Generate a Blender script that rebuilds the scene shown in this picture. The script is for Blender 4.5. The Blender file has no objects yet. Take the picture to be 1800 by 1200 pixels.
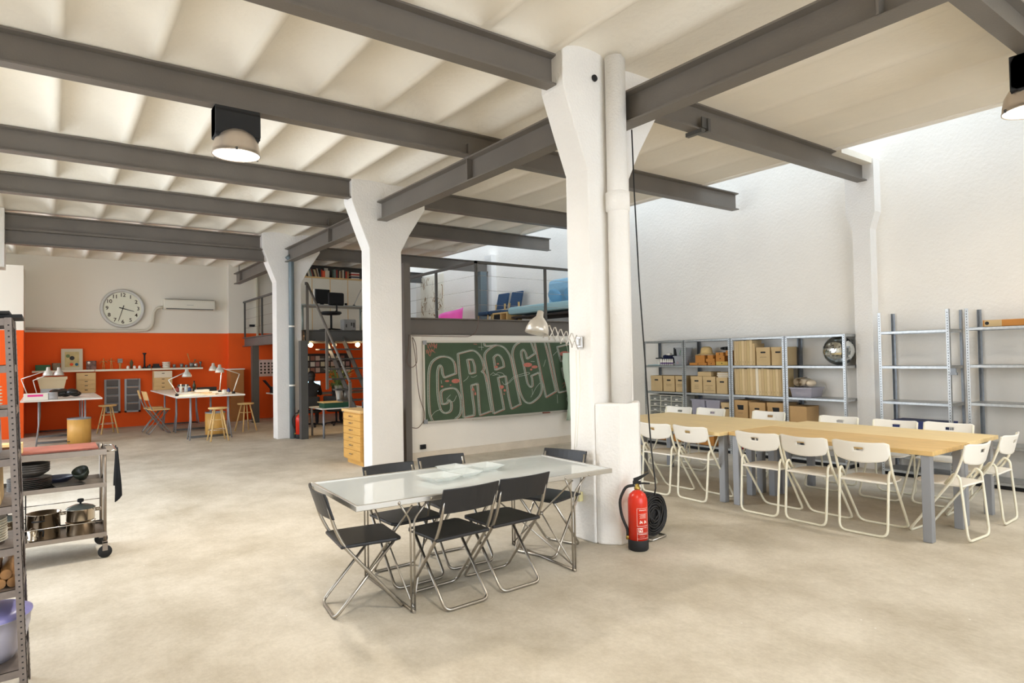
import bpy, math, random
from mathutils import Vector, Matrix
random.seed(7)
SC = bpy.context.scene
COL = SC.collection
PI = math.pi
# ---------------- camera ----------------
yaw, pit, rol = math.radians(36.036), math.radians(1.314), math.radians(-0.982)
fw = Vector((math.sin(yaw)*math.cos(pit), math.cos(yaw)*math.cos(pit), math.sin(pit)))
rt = Vector((math.cos(yaw), -math.sin(yaw), 0)); up = rt.cross(fw)
rt2 = math.cos(rol)*rt + math.sin(rol)*up; up2 = -math.sin(rol)*rt + math.cos(rol)*up
cam = bpy.data.cameras.new('camera'); cam.sensor_width = 36; cam.lens = 1121.06*36/1800; cam.clip_start = .05; cam.clip_end = 200
co = bpy.data.objects.new('camera', cam); COL.objects.link(co)
m = Matrix((( rt2.x, up2.x, -fw.x, 0), (rt2.y, up2.y, -fw.y, 0), (rt2.z, up2.z, -fw.z, 1.58), (0, 0, 0, 1)))
co.matrix_world = m
SC.camera = co
# ---------------- world, exposure ----------------
w = bpy.data.worlds.new('world'); SC.world = w; w.use_nodes = True
bg = w.node_tree.nodes['Background']; bg.inputs[0].default_value = (0.84, 0.94, 1.06, 1); bg.inputs[1].default_value = 6.2
SC.view_settings.view_transform = 'Standard'; SC.view_settings.look = 'None'
SC.view_settings.exposure = 0.0; SC.view_settings.gamma = 1.0; SC.view_settings.use_curve_mapping = False
try:
    SC.cycles.max_bounces = 8; SC.cycles.diffuse_bounces = 5; SC.cycles.glossy_bounces = 3; SC.cycles.use_denoising = True
    SC.cycles.transparent_max_bounces = 12; SC.cycles.sample_clamp_indirect = 6.0
    SC.cycles.caustics_reflective = False; SC.cycles.caustics_refractive = False
except Exception: pass
LAMP_W = 60.0
def light_area(name, loc, size, power, color, rot=(0,0,0), shape='DISK', parent=None, spread=PI, sy=None):
    l = bpy.data.lights.new(name, 'AREA'); l.shape = shape; l.size = size; l.energy = power; l.color = color; l.spread = spread
    if sy: l.size_y = sy
    o = bpy.data.objects.new(name, l); COL.objects.link(o); o.location = loc; o.rotation_euler = rot
    if parent: o.parent = parent
    return o
def portal(name, loc, sx, sy, rot):
    o = light_area(name, loc, sx, 1.0, (1,1,1), rot, 'RECTANGLE', sy=sy); o.data.cycles.is_portal = True; return o
portal('skylight_portal', (8.53, 7.2, 5.3), .94, 22.0, (0,0,0))
portal('window_portal', (-1.25, 8.5, 1.85), 3.1, 6.6, (0,-PI/2,0))
portal('back_window_portal', (-3.95, 15.0, 2.1), 3.4, 4.0, (0,-PI/2,0))  # guides daylight through the added back window
portal('added_opening_portal', (3.0, -3.95, 1.9), 5.0, 3.4, (PI/2,0,PI))  # guides daylight through the opening added behind the camera
# ---------------- materials ----------------
def s2l(c): return tuple(((v/255/12.92) if v/255 <= .04045 else ((v/255+.055)/1.055)**2.4) for v in c)
MT = {}
def mat(name, rgb=(200,200,200), rough=.6, metal=0.0, bump=0.0, bscale=40, var=0.0, vscale=4, emit=None, est=0, alpha=1, trans=0, spec=.5, lin=None, stretch=None):
    if name in MT: return MT[name]
    m = bpy.data.materials.new(name); m.use_nodes = True; nt = m.node_tree; b = nt.nodes['Principled BSDF']
    c = lin or s2l(rgb)
    b.inputs['Base Color'].default_value = (*c, 1); b.inputs['Roughness'].default_value = rough; b.inputs['Metallic'].default_value = metal
    b.inputs['Specular IOR Level'].default_value = spec
    if trans: b.inputs['Transmission Weight'].default_value = trans
    if alpha < 1: b.inputs['Alpha'].default_value = alpha
    if emit: b.inputs['Emission Color'].default_value = (*s2l(emit), 1); b.inputs['Emission Strength'].default_value = est
    L = nt.links.new
    tc = nt.nodes.new('ShaderNodeTexCoord')
    src = tc.outputs['Object']
    if stretch:
        mp = nt.nodes.new('ShaderNodeMapping'); mp.inputs['Scale'].default_value = stretch; L(src, mp.inputs[0]); src = mp.outputs[0]
    if var:
        n = nt.nodes.new('ShaderNodeTexNoise'); n.inputs['Scale'].default_value = vscale; n.inputs['Detail'].default_value = 5; L(src, n.inputs['Vector'])
        r = nt.nodes.new('ShaderNodeValToRGB'); r.color_ramp.elements[0].position = .3; r.color_ramp.elements[1].position = .7
        r.color_ramp.elements[0].color = (*[v*(1-var) for v in c], 1); r.color_ramp.elements[1].color = (*[min(1, v*(1+var)) for v in c], 1)
        L(n.outputs['Fac'], r.inputs[0]); L(r.outputs[0], b.inputs['Base Color'])
    if bump:
        n2 = nt.nodes.new('ShaderNodeTexNoise'); n2.inputs['Scale'].default_value = bscale; n2.inputs['Detail'].default_value = 3; L(src, n2.inputs['Vector'])
        bp = nt.nodes.new('ShaderNodeBump'); bp.inputs['Strength'].default_value = bump; bp.inputs['Distance'].default_value = .02
        L(n2.outputs['Fac'], bp.inputs['Height']); L(bp.outputs[0], b.inputs['Normal'])
    MT[name] = m; return m
PLASTER = mat('white_plaster', (243,237,227), .9, bump=.22, bscale=28, var=.03, vscale=1.3)
PLASTER_C = mat('column_plaster', (238,234,228), .9, bump=.3, bscale=45, var=.03, vscale=2)
CEIL = mat('ceiling_plaster', (236,228,213), .95, bump=.3, bscale=16, var=.05, vscale=.9)
STEEL = mat('grey_painted_steel', (110,103,95), .45, .0, bump=.08, bscale=60, var=.08, vscale=2, spec=.4)
DSTEEL = mat('dark_painted_steel', (84,82,78), .5, var=.06, spec=.35)
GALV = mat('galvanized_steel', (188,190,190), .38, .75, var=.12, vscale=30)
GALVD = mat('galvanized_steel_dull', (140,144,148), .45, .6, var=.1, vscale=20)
CHROME = mat('chrome', (200,196,190), .22, 1.0)
TUBE = mat('brushed_nickel_tube', (176,170,160), .3, .95)
BLACKP = mat('black_plastic', (34,34,36), .42, bump=.05, bscale=200, spec=.45)
BLACK = mat('black_matte', (22,22,23), .7)
WHITEP = mat('cream_white_plastic', (240,235,224), .4)
CREAM = mat('cream_painted_tube', (232,226,204), .4)
GREYP = mat('grey_metal_leg', (150,152,156), .45, .3)
WHITE = mat('white_board', (236,234,228), .6)
PINE = mat('pine_wood', (226,190,128), .55, var=.10, vscale=6, stretch=(1,8,8))
TABLEW = mat('pale_table_wood', (232,205,150), .5, var=.07, vscale=5, stretch=(6,.8,6))
TABLED = mat('aged_table_wood', (214,178,116), .5, var=.12, vscale=5, stretch=(6,.8,6))
BIRCH = mat('light_birch', (226,196,150), .55, var=.06, vscale=8)
CARD = mat('cardboard', (196,158,108), .85, var=.05, vscale=5)
CARDL = mat('light_cardboard', (206,178,132), .85, var=.05, vscale=5)
CARDO = mat('orange_brown_card', (196,132,62), .8, var=.06, vscale=6)
FILEM = mat('file_card', (222,196,150), .8, var=.05, vscale=12)
REDP = mat('red_enamel', (214,48,26), .28)
RUBBER = mat('rubber', (26,25,25), .6)
BRASS = mat('brass', (176,150,80), .35, .9)
INK = mat('ink', (58,44,34), .9)
PAPER = mat('paper', (240,236,226), .8)
# floor: stained polished concrete
def floor_mat():
    m = bpy.data.materials.new('worn_concrete'); m.use_nodes = True; nt = m.node_tree; b = nt.nodes['Principled BSDF']; L = nt.links.new
    tc = nt.nodes.new('ShaderNodeTexCoord'); mp = nt.nodes.new('ShaderNodeMapping'); mp.inputs['Scale'].default_value = (1, .75, 1); L(tc.outputs['Object'], mp.inputs[0])
    n = nt.nodes.new('ShaderNodeTexNoise'); n.inputs['Scale'].default_value = 1.15; n.inputs['Detail'].default_value = 12; n.inputs['Roughness'].default_value = .72; L(mp.outputs[0], n.inputs['Vector'])
    r = nt.nodes.new('ShaderNodeValToRGB'); e = r.color_ramp.elements
    e[0].position = .34; e[0].color = (*s2l((180,169,149)), 1); e[1].position = .60; e[1].color = (*s2l((214,205,189)), 1)
    L(n.outputs['Fac'], r.inputs[0])
    n3 = nt.nodes.new('ShaderNodeTexNoise'); n3.inputs['Scale'].default_value = 38; n3.inputs['Detail'].default_value = 10; n3.inputs['Roughness'].default_value = .75; L(mp.outputs[0], n3.inputs['Vector'])
    r3 = nt.nodes.new('ShaderNodeValToRGB'); r3.color_ramp.elements[0].position = .30; r3.color_ramp.elements[0].color = (.80,.785,.76,1); r3.color_ramp.elements[1].position = .62; r3.color_ramp.elements[1].color = (1,1,1,1)
    L(n3.outputs['Fac'], r3.inputs[0])
    mx = nt.nodes.new('ShaderNodeMixRGB'); mx.blend_type = 'MULTIPLY'; mx.inputs[0].default_value = .7; L(r.outputs[0], mx.inputs[1]); L(r3.outputs[0], mx.inputs[2])
    v = nt.nodes.new('ShaderNodeTexVoronoi'); v.inputs['Scale'].default_value = 5.5; v.feature = 'F1'; L(mp.outputs[0], v.inputs['Vector'])
    r2 = nt.nodes.new('ShaderNodeValToRGB'); r2.color_ramp.elements[0].position = .015; r2.color_ramp.elements[0].color = (1,1,1,1); r2.color_ramp.elements[1].position = .03; r2.color_ramp.elements[1].color = (0,0,0,1)
    L(v.outputs['Distance'], r2.inputs[0])
    m2 = nt.nodes.new('ShaderNodeMixRGB'); m2.inputs[2].default_value = (.85,.84,.8,1); L(r2.outputs[0], m2.inputs[0]); L(mx.outputs[0], m2.inputs[1]); L(m2.outputs[0], b.inputs['Base Color'])
    rr = nt.nodes.new('ShaderNodeMapRange'); rr.inputs[3].default_value = .5; rr.inputs[4].default_value = .8; L(n.outputs['Fac'], rr.inputs[0]); L(rr.outputs[0], b.inputs['Roughness'])
    bp = nt.nodes.new('ShaderNodeBump'); bp.inputs['Strength'].default_value = .15; bp.inputs['Distance'].default_value = .01; L(n3.outputs['Fac'], bp.inputs['Height']); L(bp.outputs[0], b.inputs['Normal'])
    b.inputs['Specular IOR Level'].default_value = .35
    return m
FLOORM = floor_mat()
def twotone(name, z, top, bot):
    m = bpy.data.materials.new(name); m.use_nodes = True; nt = m.node_tree; b = nt.nodes['Principled BSDF']; L = nt.links.new
    g = nt.nodes.new('ShaderNodeNewGeometry'); sx = nt.nodes.new('ShaderNodeSeparateXYZ'); L(g.outputs['Position'], sx.inputs[0])
    c = nt.nodes.new('ShaderNodeMath'); c.operation = 'GREATER_THAN'; c.inputs[1].default_value = z; L(sx.outputs['Z'], c.inputs[0])
    mx = nt.nodes.new('ShaderNodeMixRGB'); mx.inputs[1].default_value = (*s2l(bot),1); mx.inputs[2].default_value = (*s2l(top),1); L(c.outputs[0], mx.inputs[0]); L(mx.outputs[0], b.inputs['Base Color'])
    n = nt.nodes.new('ShaderNodeTexNoise'); n.inputs['Scale'].default_value = 20; bp = nt.nodes.new('ShaderNodeBump'); bp.inputs['Strength'].default_value = .2; bp.inputs['Distance'].default_value = .02
    L(n.outputs['Fac'], bp.inputs['Height']); L(bp.outputs[0], b.inputs['Normal']); b.inputs['Roughness'].default_value = .85
    return m
ORANGE2 = twotone('white_over_orange_paint', 2.32, (230,224,210), (234,90,16))
def skyglass():  # tinted pane that dims the daylight under the skylight
    m = bpy.data.materials.new('skylight_dimming_glass'); m.use_nodes = True; nt = m.node_tree; b = nt.nodes['Principled BSDF']; tr = nt.nodes.new('ShaderNodeBsdfTransparent'); tr.inputs[0].default_value = (.56,.60,.64,1)
    mx = nt.nodes.new('ShaderNodeMixShader'); mx.inputs[0].default_value = .08; nt.links.new(tr.outputs[0], mx.inputs[1]); nt.links.new(b.outputs[0], mx.inputs[2]); nt.links.new(mx.outputs[0], nt.nodes['Material Output'].inputs[0]); return m
# ---------------- mesh builder ----------------
def rotz(a):
    c, s = math.cos(a), math.sin(a); return lambda v: Vector((v[0]*c-v[1]*s, v[0]*s+v[1]*c, v[2]))
class MB:
    def __init__(s): s.v = []; s.f = []; s.sm = []
    def add(s, vs, fs, smooth=False):
        o = len(s.v); s.v += [tuple(v) for v in vs]; s.f += [tuple(i+o for i in f) for f in fs]; s.sm += [smooth]*len(fs); return s
    def box(s, x0, y0, z0, x1, y1, z1, rz=0, piv=None, sh=(0,0)):
        vs = [(x0,y0,z0),(x1,y0,z0),(x1,y1,z0),(x0,y1,z0),(x0,y0,z1),(x1,y0,z1),(x1,y1,z1),(x0,y1,z1)]
        if rz:
            px, py = piv or ((x0+x1)/2, (y0+y1)/2); c, n = math.cos(rz), math.sin(rz)
            vs = [(px+(x-px)*c-(y-py)*n, py+(x-px)*n+(y-py)*c, z) for x,y,z in vs]
        if sh != (0,0): vs = [(x+(sh[0] if z==z1 else 0), y+(sh[1] if z==z1 else 0), z) for x,y,z in vs]
        return s.add(vs, [(0,3,2,1),(4,5,6,7),(0,1,5,4),(1,2,6,5),(2,3,7,6),(3,0,4,7)])
    def prism(s, poly, a0, a1, axis='z', smooth=False):
        # poly 2D ; axis z: (x,y), axis y: (x,z), axis x: (y,z)
        def P(p, a): return {'z': (p[0],p[1],a), 'y': (p[0],a,p[1]), 'x': (a,p[0],p[1])}[axis]
        n = len(poly); vs = [P(p,a0) for p in poly]+[P(p,a1) for p in poly]
        area = sum(poly[i][0]*poly[(i+1)%n][1]-poly[(i+1)%n][0]*poly[i][1] for i in range(n))
        flip = (area < 0) ^ (axis == 'y') ^ (a1 < a0)
        A = list(range(n)); B = list(range(n, 2*n))
        fs = [tuple(reversed(A)), tuple(B)]
        if flip: fs = [tuple(A), tuple(reversed(B))]
        o = len(s.v); s.v += vs
        s.f += [tuple(i+o for i in f) for f in fs]; s.sm += [False]*2
        for i in range(n):
            j = (i+1) % n; f = (i, j, n+j, n+i)
            if flip: f = tuple(reversed(f))
            s.f.append(tuple(k+o for k in f)); s.sm.append(smooth)
        return s
    def tube(s, path, r, n=8, closed=False, caps=True, radii=None):
        P = [Vector(p) for p in path]; N = len(P); rings = []
        prev = None
        for i in range(N):
            if closed: t = (P[(i+1)%N]-P[i-1])
            elif i == 0: t = P[1]-P[0]
            elif i == N-1: t = P[-1]-P[-2]
            else: t = (P[i+1]-P[i]).normalized()+(P[i]-P[i-1]).normalized()
            if t.length < 1e-9: t = Vector((0,0,1))
            t.normalize()
            if prev is None:
                a = Vector((0,0,1)) if abs(t.z) < .9 else Vector((1,0,0)); u = t.cross(a).normalized()
            else:
                u = prev - t*prev.dot(t); u = u.normalized() if u.length > 1e-6 else t.orthogonal().normalized()
            prev = u; vv = t.cross(u)
            rr = radii[i] if radii else r
            rings.append([P[i]+(u*math.cos(2*PI*k/n)+vv*math.sin(2*PI*k/n))*rr for k in range(n)])
        vs = [v for R in rings for v in R]; fs = []
        for i in range(N if closed else N-1):
            a, b = i*n, ((i+1)%N)*n
            for k in range(n): fs.append((a+k, a+(k+1)%n, b+(k+1)%n, b+k))
        s.add(vs, fs, True)
        if caps and not closed:
            o = len(s.v)-len(vs); s.f += [tuple(o+k for k in reversed(range(n))), tuple(o+(N-1)*n+k for k in range(n))]; s.sm += [False]*2
        return s
    def cyl(s, p0, p1, r, n=14, r1=None): return s.tube([p0, p1], r, n, radii=[r, r if r1 is None else r1])
    def lathe(s, prof, c=(0,0,0), n=20, smooth=True, axis='z', close=False):
        cx, cy, cz = c; vs = []
        for (r, z) in prof:
            for k in range(n):
                a = 2*PI*k/n; x, y = r*math.cos(a), r*math.sin(a)
                vs.append({'z': (cx+x, cy+y, cz+z), 'x': (cx+z, cy+x, cz+y), 'y': (cx+y, cy+z, cz+x)}[axis])
        fs = []
        for i in range(len(prof)-1):
            for k in range(n): fs.append((i*n+k, i*n+(k+1)%n, (i+1)*n+(k+1)%n, (i+1)*n+k))
        o = len(s.v); s.add(vs, fs, smooth)
        if prof[0][0] > 1e-6 and close: s.f.append(tuple(o+k for k in reversed(range(n)))); s.sm.append(False)
        if prof[-1][0] > 1e-6 and close: s.f.append(tuple(o+(len(prof)-1)*n+k for k in range(n))); s.sm.append(False)
        return s
    def sphere(s, c, r, n=16, m=10, sq=(1,1,1)):
        pr = [(math.sin(PI*i/m)*r, -math.cos(PI*i/m)*r) for i in range(m+1)]; pr[0] = (1e-5, -r); pr[-1] = (1e-5, r)
        o = len(s.v); s.lathe(pr, (0,0,0), n)
        s.v[o:] = [(c[0]+x*sq[0], c[1]+y*sq[1], c[2]+z*sq[2]) for x,y,z in s.v[o:]]; return s
    def xf(s, f): s.v = [tuple(f(v)) for v in s.v]; return s
    def build(s, name, mt, parent=None, bev=0, loc=None, rz=0):
        me = bpy.data.meshes.new(name); me.from_pydata(s.v, [], s.f); me.materials.append(mt)
        me.polygons.foreach_set('use_smooth', s.sm); me.update()
        o = bpy.data.objects.new(name, me); COL.objects.link(o)
        if loc: o.location = loc
        if rz: o.rotation_euler = (0,0,rz)
        if parent: o.parent = parent
        if bev:
            b = o.modifiers.new('bevel', 'BEVEL'); b.width = bev; b.segments = 2; b.limit_method = 'ANGLE'; b.angle_limit = math.radians(40)
        return o
def tag(o, label=None, cat=None, group=None, kind=None):
    if label: o['label'] = label
    if cat: o['category'] = cat
    if group: o['group'] = group
    if kind: o['kind'] = kind
    return o
def thing(name, label, cat, loc=(0,0,0), rz=0, group=None, rot=None):
    o = bpy.data.objects.new(name, None); COL.objects.link(o); o.empty_display_size = .1
    o.location = loc; o.rotation_euler = rot or (0,0,rz); return tag(o, label, cat, group)
def dup(root, loc=None, rz=None, label=None, group=None, parent=None):
    r = root.copy(); COL.objects.link(r)
    if parent: r.parent = parent
    if loc is not None: r.location = loc
    if rz is not None: r.rotation_euler = (0,0,rz)
    if label: r['label'] = label
    if group: r['group'] = group
    for ch in list(root.children): dup(ch, parent=r)
    return r
def struct(name, mb, m, **k): return tag(mb.build(name, m, **k), kind='structure')
def rpath(pts, r=.04, seg=4, closed=False):
    P = [Vector(p) for p in pts]; out = []; n = len(P)
    for i in range(n):
        if not closed and i in (0, n-1): out.append(P[i]); continue
        a, b, c = P[i-1], P[i], P[(i+1) % n]
        d1, d2 = (a-b), (c-b); l = min(r, d1.length*.45, d2.length*.45); p, q = b+d1.normalized()*l, b+d2.normalized()*l
        for k in range(seg+1):
            t = k/seg; out.append(p*(1-t)**2+b*2*t*(1-t)+q*t*t)
    return out
def wires(list_of_pts, r, n=8, rr=.03, mb=None):
    mb = mb or MB()
    for p in list_of_pts: mb.tube(rpath(p, rr), r, n)
    return mb
# ================= STRUCTURE =================
struct('floor', MB().box(-4,-4.2,-.1,9.4,18.8,0), FLOORM)
struct('wall_right', MB().box(9.02,-4.2,0,9.25,18.8,5.6), PLASTER)
struct('wall_back', MB().box(-4,18.4,0,3.9,18.7,4.6).box(3.9,18.2,0,9.02,18.7,4.6), ORANGE2)
struct('wall_left', MB().box(-1.5,-4.2,0,-1.3,5.2,4.6).box(-1.5,11.8,0,-1.3,12.6,4.6).box(-1.5,5.2,0,-1.3,11.8,.3).box(-1.5,5.2,3.4,-1.3,11.8,4.6), PLASTER)
wf = MB()
for k in range(7): wf.box(-1.44,5.2+k*1.08,.3,-1.38,5.28+k*1.08,3.4)
for z in (.3,1.3,2.3,3.34): wf.box(-1.44,5.2,z,-1.38,11.8,z+.06)
struct('window_1', wf, STEEL)
struct('wall_partition', MB().box(-4,17.3,0,-.43,18.4,3.72), ORANGE2)
mb = MB(); mb.box(-1.5,-4.2,0,.5,-4,4.6).box(5.5,-4.2,0,9.25,-4,5.6).box(.5,-4.2,3.6,5.5,-4,4.6)  # wide opening added in this unseen wall to let daylight fill in
struct('wall_front', mb, PLASTER)
struct('wall_board', MB().box(4.42,8.82,0,9.02,8.97,1.93), PLASTER)
struct('baseboard_board', MB().box(4.46,8.80,0,9.0,8.82,.125), mat('skirting_plaster', (226,214,196), .9, bump=.3, bscale=14, var=.08))
# pilaster on right wall, and the left one
def capcol(name, poly, y0, y1, **k):
    m = MB().prism(poly, y0, y1, 'y'); return m
mb = MB()
mb.box(8.85,4.02,0,9.02,4.25,3.2)
mb.add([(8.85,4.02,3.2),(8.85,4.25,3.2),(9.02,4.25,3.2),(9.02,4.02,3.2),(8.84,3.95,3.42),(8.84,4.33,3.42),(9.02,4.33,3.42),(9.02,3.95,3.42)],[(0,4,5,1),(0,3,7,4),(1,5,6,2)])
mb.box(8.84,3.95,3.42,9.02,4.33,4.12)
struct('trim_1', mb, PLASTER_C)
struct('trim_2', MB().box(8.05,3.97,4.06,9.02,4.2,4.14), CEIL)
struct('trim_3', MB().box(-1.3,13.0,0,-.7,13.5,3.15).box(-1.3,13.0,3.15,-.57,13.5,4.1), PLASTER_C)
struct('trim_4', MB().box(8.86,13.0,0,9.02,13.3,4.1), PLASTER_C)
# columns
def column(y, ped=False):
    prof = [(3.70,0),(4.20,0),(4.20,3.14),(4.34,3.40),(4.60,3.80),(4.60,4.2),(3.44,4.2),(3.44,3.82),(3.56,3.50),(3.70,3.15)]
    mb = MB().prism(prof, y, y+.29, 'y')
    o = mb.build('concrete_column', PLASTER_C, bev=.012)
    return tag(o, kind='structure')
c3 = column(3.95); tag(c3, 'nearest white plastered column with flared head, beside the glass table', 'column')
c2 = column(8.5); tag(c2, 'middle white column between the chest of drawers and the blackboard wall', 'column')
c1 = column(13.1); tag(c1, 'farthest white column, with the grey drain pipe on its face', 'column')
struct('trim_5', MB().prism([(3.72,3.952),(3.72,3.90),(3.83,3.77),(4.06,3.77),(4.22,3.90),(4.22,3.952)],0,1.17,'z'), PLASTER_C, bev=.015)
# ceiling: shallow jack arches running along Y between steel beams
BY = [-.6, 1.56, 4.1, 6.07, 8.57, 10.63, 13.2, 15.7, 18.4]
def ceil_z(x, y):
    t = ((x-.06)/.665) % 1.0; u = (x-.06)/.665
    h = 0.14 if x < 3.9 or y > 8.6 else (.045 if y > 6.07 else .022)
    a = min(max((t*.665-.04)/(.665-.08), 0), 1)
    arch = math.sqrt(max(0, 1-(2*a-1)**2)) if 0 < a < 1 else 0
    arch = arch*.7 + (1-(2*a-1)**2)*.3 if 0 < a < 1 else 0
    d = min(abs(y-b) for b in BY)
    k = 1-.95*math.exp(-max(0, d-.07)/.09)
    return 4.105 + h*arch*k
xs = []; x = -1.45
kk = -3
edges = []
while True:
    b0 = .06+.665*kk
    for q in (0, .04, .05, .10, .17, .25, .3325, .415, .495, .565, .62, .625): edges.append(b0+q)
    kk += 1
    if b0 > 8.2: break
xs = [e for e in edges if -1.5 < e < 8.05]+[8.05]; xs = [-1.5]+xs
ys = [-4.2]
for i, b in enumerate(BY):
    for q in (-.45,-.25,-.15,-.1,-.06,.06,.1,.15,.25,.45):
        if -4.2 < b+q < 18.7: ys.append(b+q)
    if i+1 < len(BY): ys.append((b+BY[i+1])/2)
ys = sorted(set(round(v,3) for v in ys))+[18.8]
V = [(x, y, ceil_z(x, y)) for y in ys for x in xs]; nx = len(xs); F = []
for j in range(len(ys)-1):
    for i in range(nx-1): F.append((j*nx+i, (j+1)*nx+i, (j+1)*nx+i+1, j*nx+i+1))
mb = MB(); mb.add(V, F, True)
mb.add([(x,y,4.5) for y in (-4.2,18.8) for x in (-1.5,8.05)], [(0,1,3,2)])
mb.add([(8.05,y,z) for y in (-4.2,18.8) for z in (4.1,4.5)], [(0,1,3,2)])
mb.add([(-4,12.5,4.3),(-1.5,12.5,4.3),(-1.5,18.8,4.3),(-4,18.8,4.3)], [(0,3,2,1)])
struct('ceiling', mb, CEIL)
struct('skylight_dimmer_pane', MB().add([(8.0,-4.2,5.25),(9.1,-4.2,5.25),(9.1,18.8,5.25),(8.0,18.8,5.25)],[(0,1,2,3)]), None or skyglass())  # unseen pane added over the skylight to cut its daylight
struct('wall_skylight', MB().box(7.95,-4.2,4.1,8.05,18.8,5.3), PLASTER)
# steel beams
def ibeam(a, b, w, z0, z1, axis, c, ft=.016, wt=.012):
    h = z1-z0; p = [(-w/2,0),(w/2,0),(w/2,ft),(wt/2,ft+.01),(wt/2,h-ft-.01),(w/2,h-ft),(w/2,h),(-w/2,h),(-w/2,h-ft),(-wt/2,h-ft-.01),(-wt/2,ft+.01),(-w/2,ft)]
    return MB().prism([(c+q[0], z0+q[1]) for q in p], a, b, axis)
def beam(name, label, *a, mtl=STEEL): return tag(ibeam(*a).build(name, mtl), label, 'beam', kind='structure')
Z0, Z1 = 3.84, 4.105
beam('steel_ceiling_beam','grey steel beam ending on the left side of the nearest column',-1.3,3.45,.13,Z0,Z1,'x',4.1)
beam('steel_ceiling_beam','grey steel beam from the nearest column to the right wall pilaster',4.6,8.84,.13,Z0,Z1,'x',4.1)
beam('steel_ceiling_beam','grey steel beam carrying the left high-bay lamp',-1.3,8.87,.13,Z0,Z1,'x',6.07)
beam('steel_ceiling_beam','grey steel beam ending on the left side of the middle column',-1.3,3.45,.13,Z0,Z1,'x',8.57)
beam('steel_ceiling_beam','grey steel beam right of the middle column, above the mezzanine front',4.6,8.9,.13,Z0,Z1,'x',8.57)
beam('steel_ceiling_beam','grey steel beam crossing the girder between the middle and far columns',-1.3,8.77,.13,Z0,Z1,'x',10.63)
beam('steel_ceiling_beam','upper of the doubled beams left of the far column',-.57,3.42,.13,3.80,4.06,'x',13.2)
beam('steel_ceiling_beam','lower of the doubled beams left of the far column',-.57,3.5,.13,3.55,3.798,'x',13.2)
beam('steel_ceiling_beam','grey steel beam over the mezzanine right of the far column',4.55,8.86,.13,3.68,3.94,'x',13.2)
beam('steel_ceiling_beam','grey steel beam carrying the right high-bay lamp',4.16,9.02,.13,Z0,Z1,'x',1.56)
beam('steel_ceiling_beam','grey steel beam above the books on the mezzanine cupboards',4.6,9.02,.13,3.80,4.1,'x',16.9, mtl=DSTEEL)
def girder(label, x, y0, y1, stubs):
    z0, z1, w, ft, wt = 3.56, 3.838, .15, .017, .012; h = z1-z0
    p = [(-w/2,0),(w/2,0),(w/2,ft),(wt/2,ft+.01),(wt/2,h-ft-.01),(w/2,h-ft),(w/2,h),(-w/2,h),(-w/2,h-ft),(-wt/2,h-ft-.01),(-wt/2,ft+.01),(-w/2,ft)]
    mb = MB().prism([(x+q[0], z0+q[1]) for q in p], y0, y1, 'y')
    g = tag(mb.build('steel_girder', STEEL), label, 'girder', kind='structure')
    for s in stubs:
        MB().box(x-.075, s-.008, z0+.02, x-.006, s+.008, z1-.02).box(x+.006, s-.008, z0+.02, x+.075, s+.008, z1-.02).box(x-.08, s-.05, z1-.02, x-.076, s+.05, z1+.14).build('stiffener_plate', STEEL, parent=g)
    return g
girder('grey steel girder from the nearest column out over the camera side', 4.08, -4.2, 3.95, [1.74])
girder('grey steel girder between the nearest and middle columns', 3.90, 4.24, 8.5, [6.07])
girder('grey steel girder between the middle and far columns', 3.95, 8.79, 13.1, [10.63])
girder('grey steel girder beyond the far column towards the clock wall', 3.95, 13.39, 17.5, [16.9])
struct('wall_left_back', MB().box(-4,12.5,0,-1.3,12.6,4.4).box(-4.2,12.5,0,-4,13,4.4).box(-4.2,17,0,-4,18.8,4.4).box(-4.2,13,0,-4,17,.4).box(-4.2,13,3.8,-4,17,4.4), PLASTER)
wf = MB()
for k in range(5): wf.box(-4.14,13+k*.98,.4,-4.08,13.08+k*.98,3.8)
struct('added_window', wf, STEEL)  # window added out of view to light the clock wall
# pipes on columns
p = MB().tube([(3.95,3.855,1.17),(3.95,3.855,4.13)], .088, 20); p.lathe([(.088,-.02),(.104,-.01),(.104,.14),(.088,.15)], (3.95,3.855,2.82), 20)
tag(p.build('drain_pipe', PLASTER_C), 'white painted drain pipe on the front of the nearest column', 'pipe', kind='structure')
p = MB().tube(rpath([(3.98,13.03,0),(3.98,13.03,3.6),(3.9,13.03,3.68)],.06), .055, 16)
PIPEM = mat('blue_grey_pipe', (108,120,124), .4, .1)
p = p.build('drain_pipe', PIPEM); tag(p, 'blue-grey drain pipe on the far column with pale clamps', 'pipe', kind='structure')
for z in (1.05, 2.24): MB().lathe([(.057,0),(.063,.004),(.063,.03),(.057,.034)], (3.98,13.03,z), 16).build('pipe_clamp', WHITEP, parent=p)
t = tag(MB().lathe([(.0001,-.012),(.028,-.012),(.03,0)], (3.79,3.945,3.95), 16, axis='y').build('wall_plug', BLACK), 'small round black plug high on the nearest column', 'wall fitting')
# beam clamps
t = tag(MB().box(5.35,4.02,3.86,5.43,4.035,3.97).box(5.31,4.0,3.80,5.36,4.2,3.84).box(5.42,4.0,3.83,5.46,4.05,3.96).build('beam_clamp', DSTEEL), 'dark steel clamp hanging on the beam right of the nearest column', 'clamp')
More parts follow.
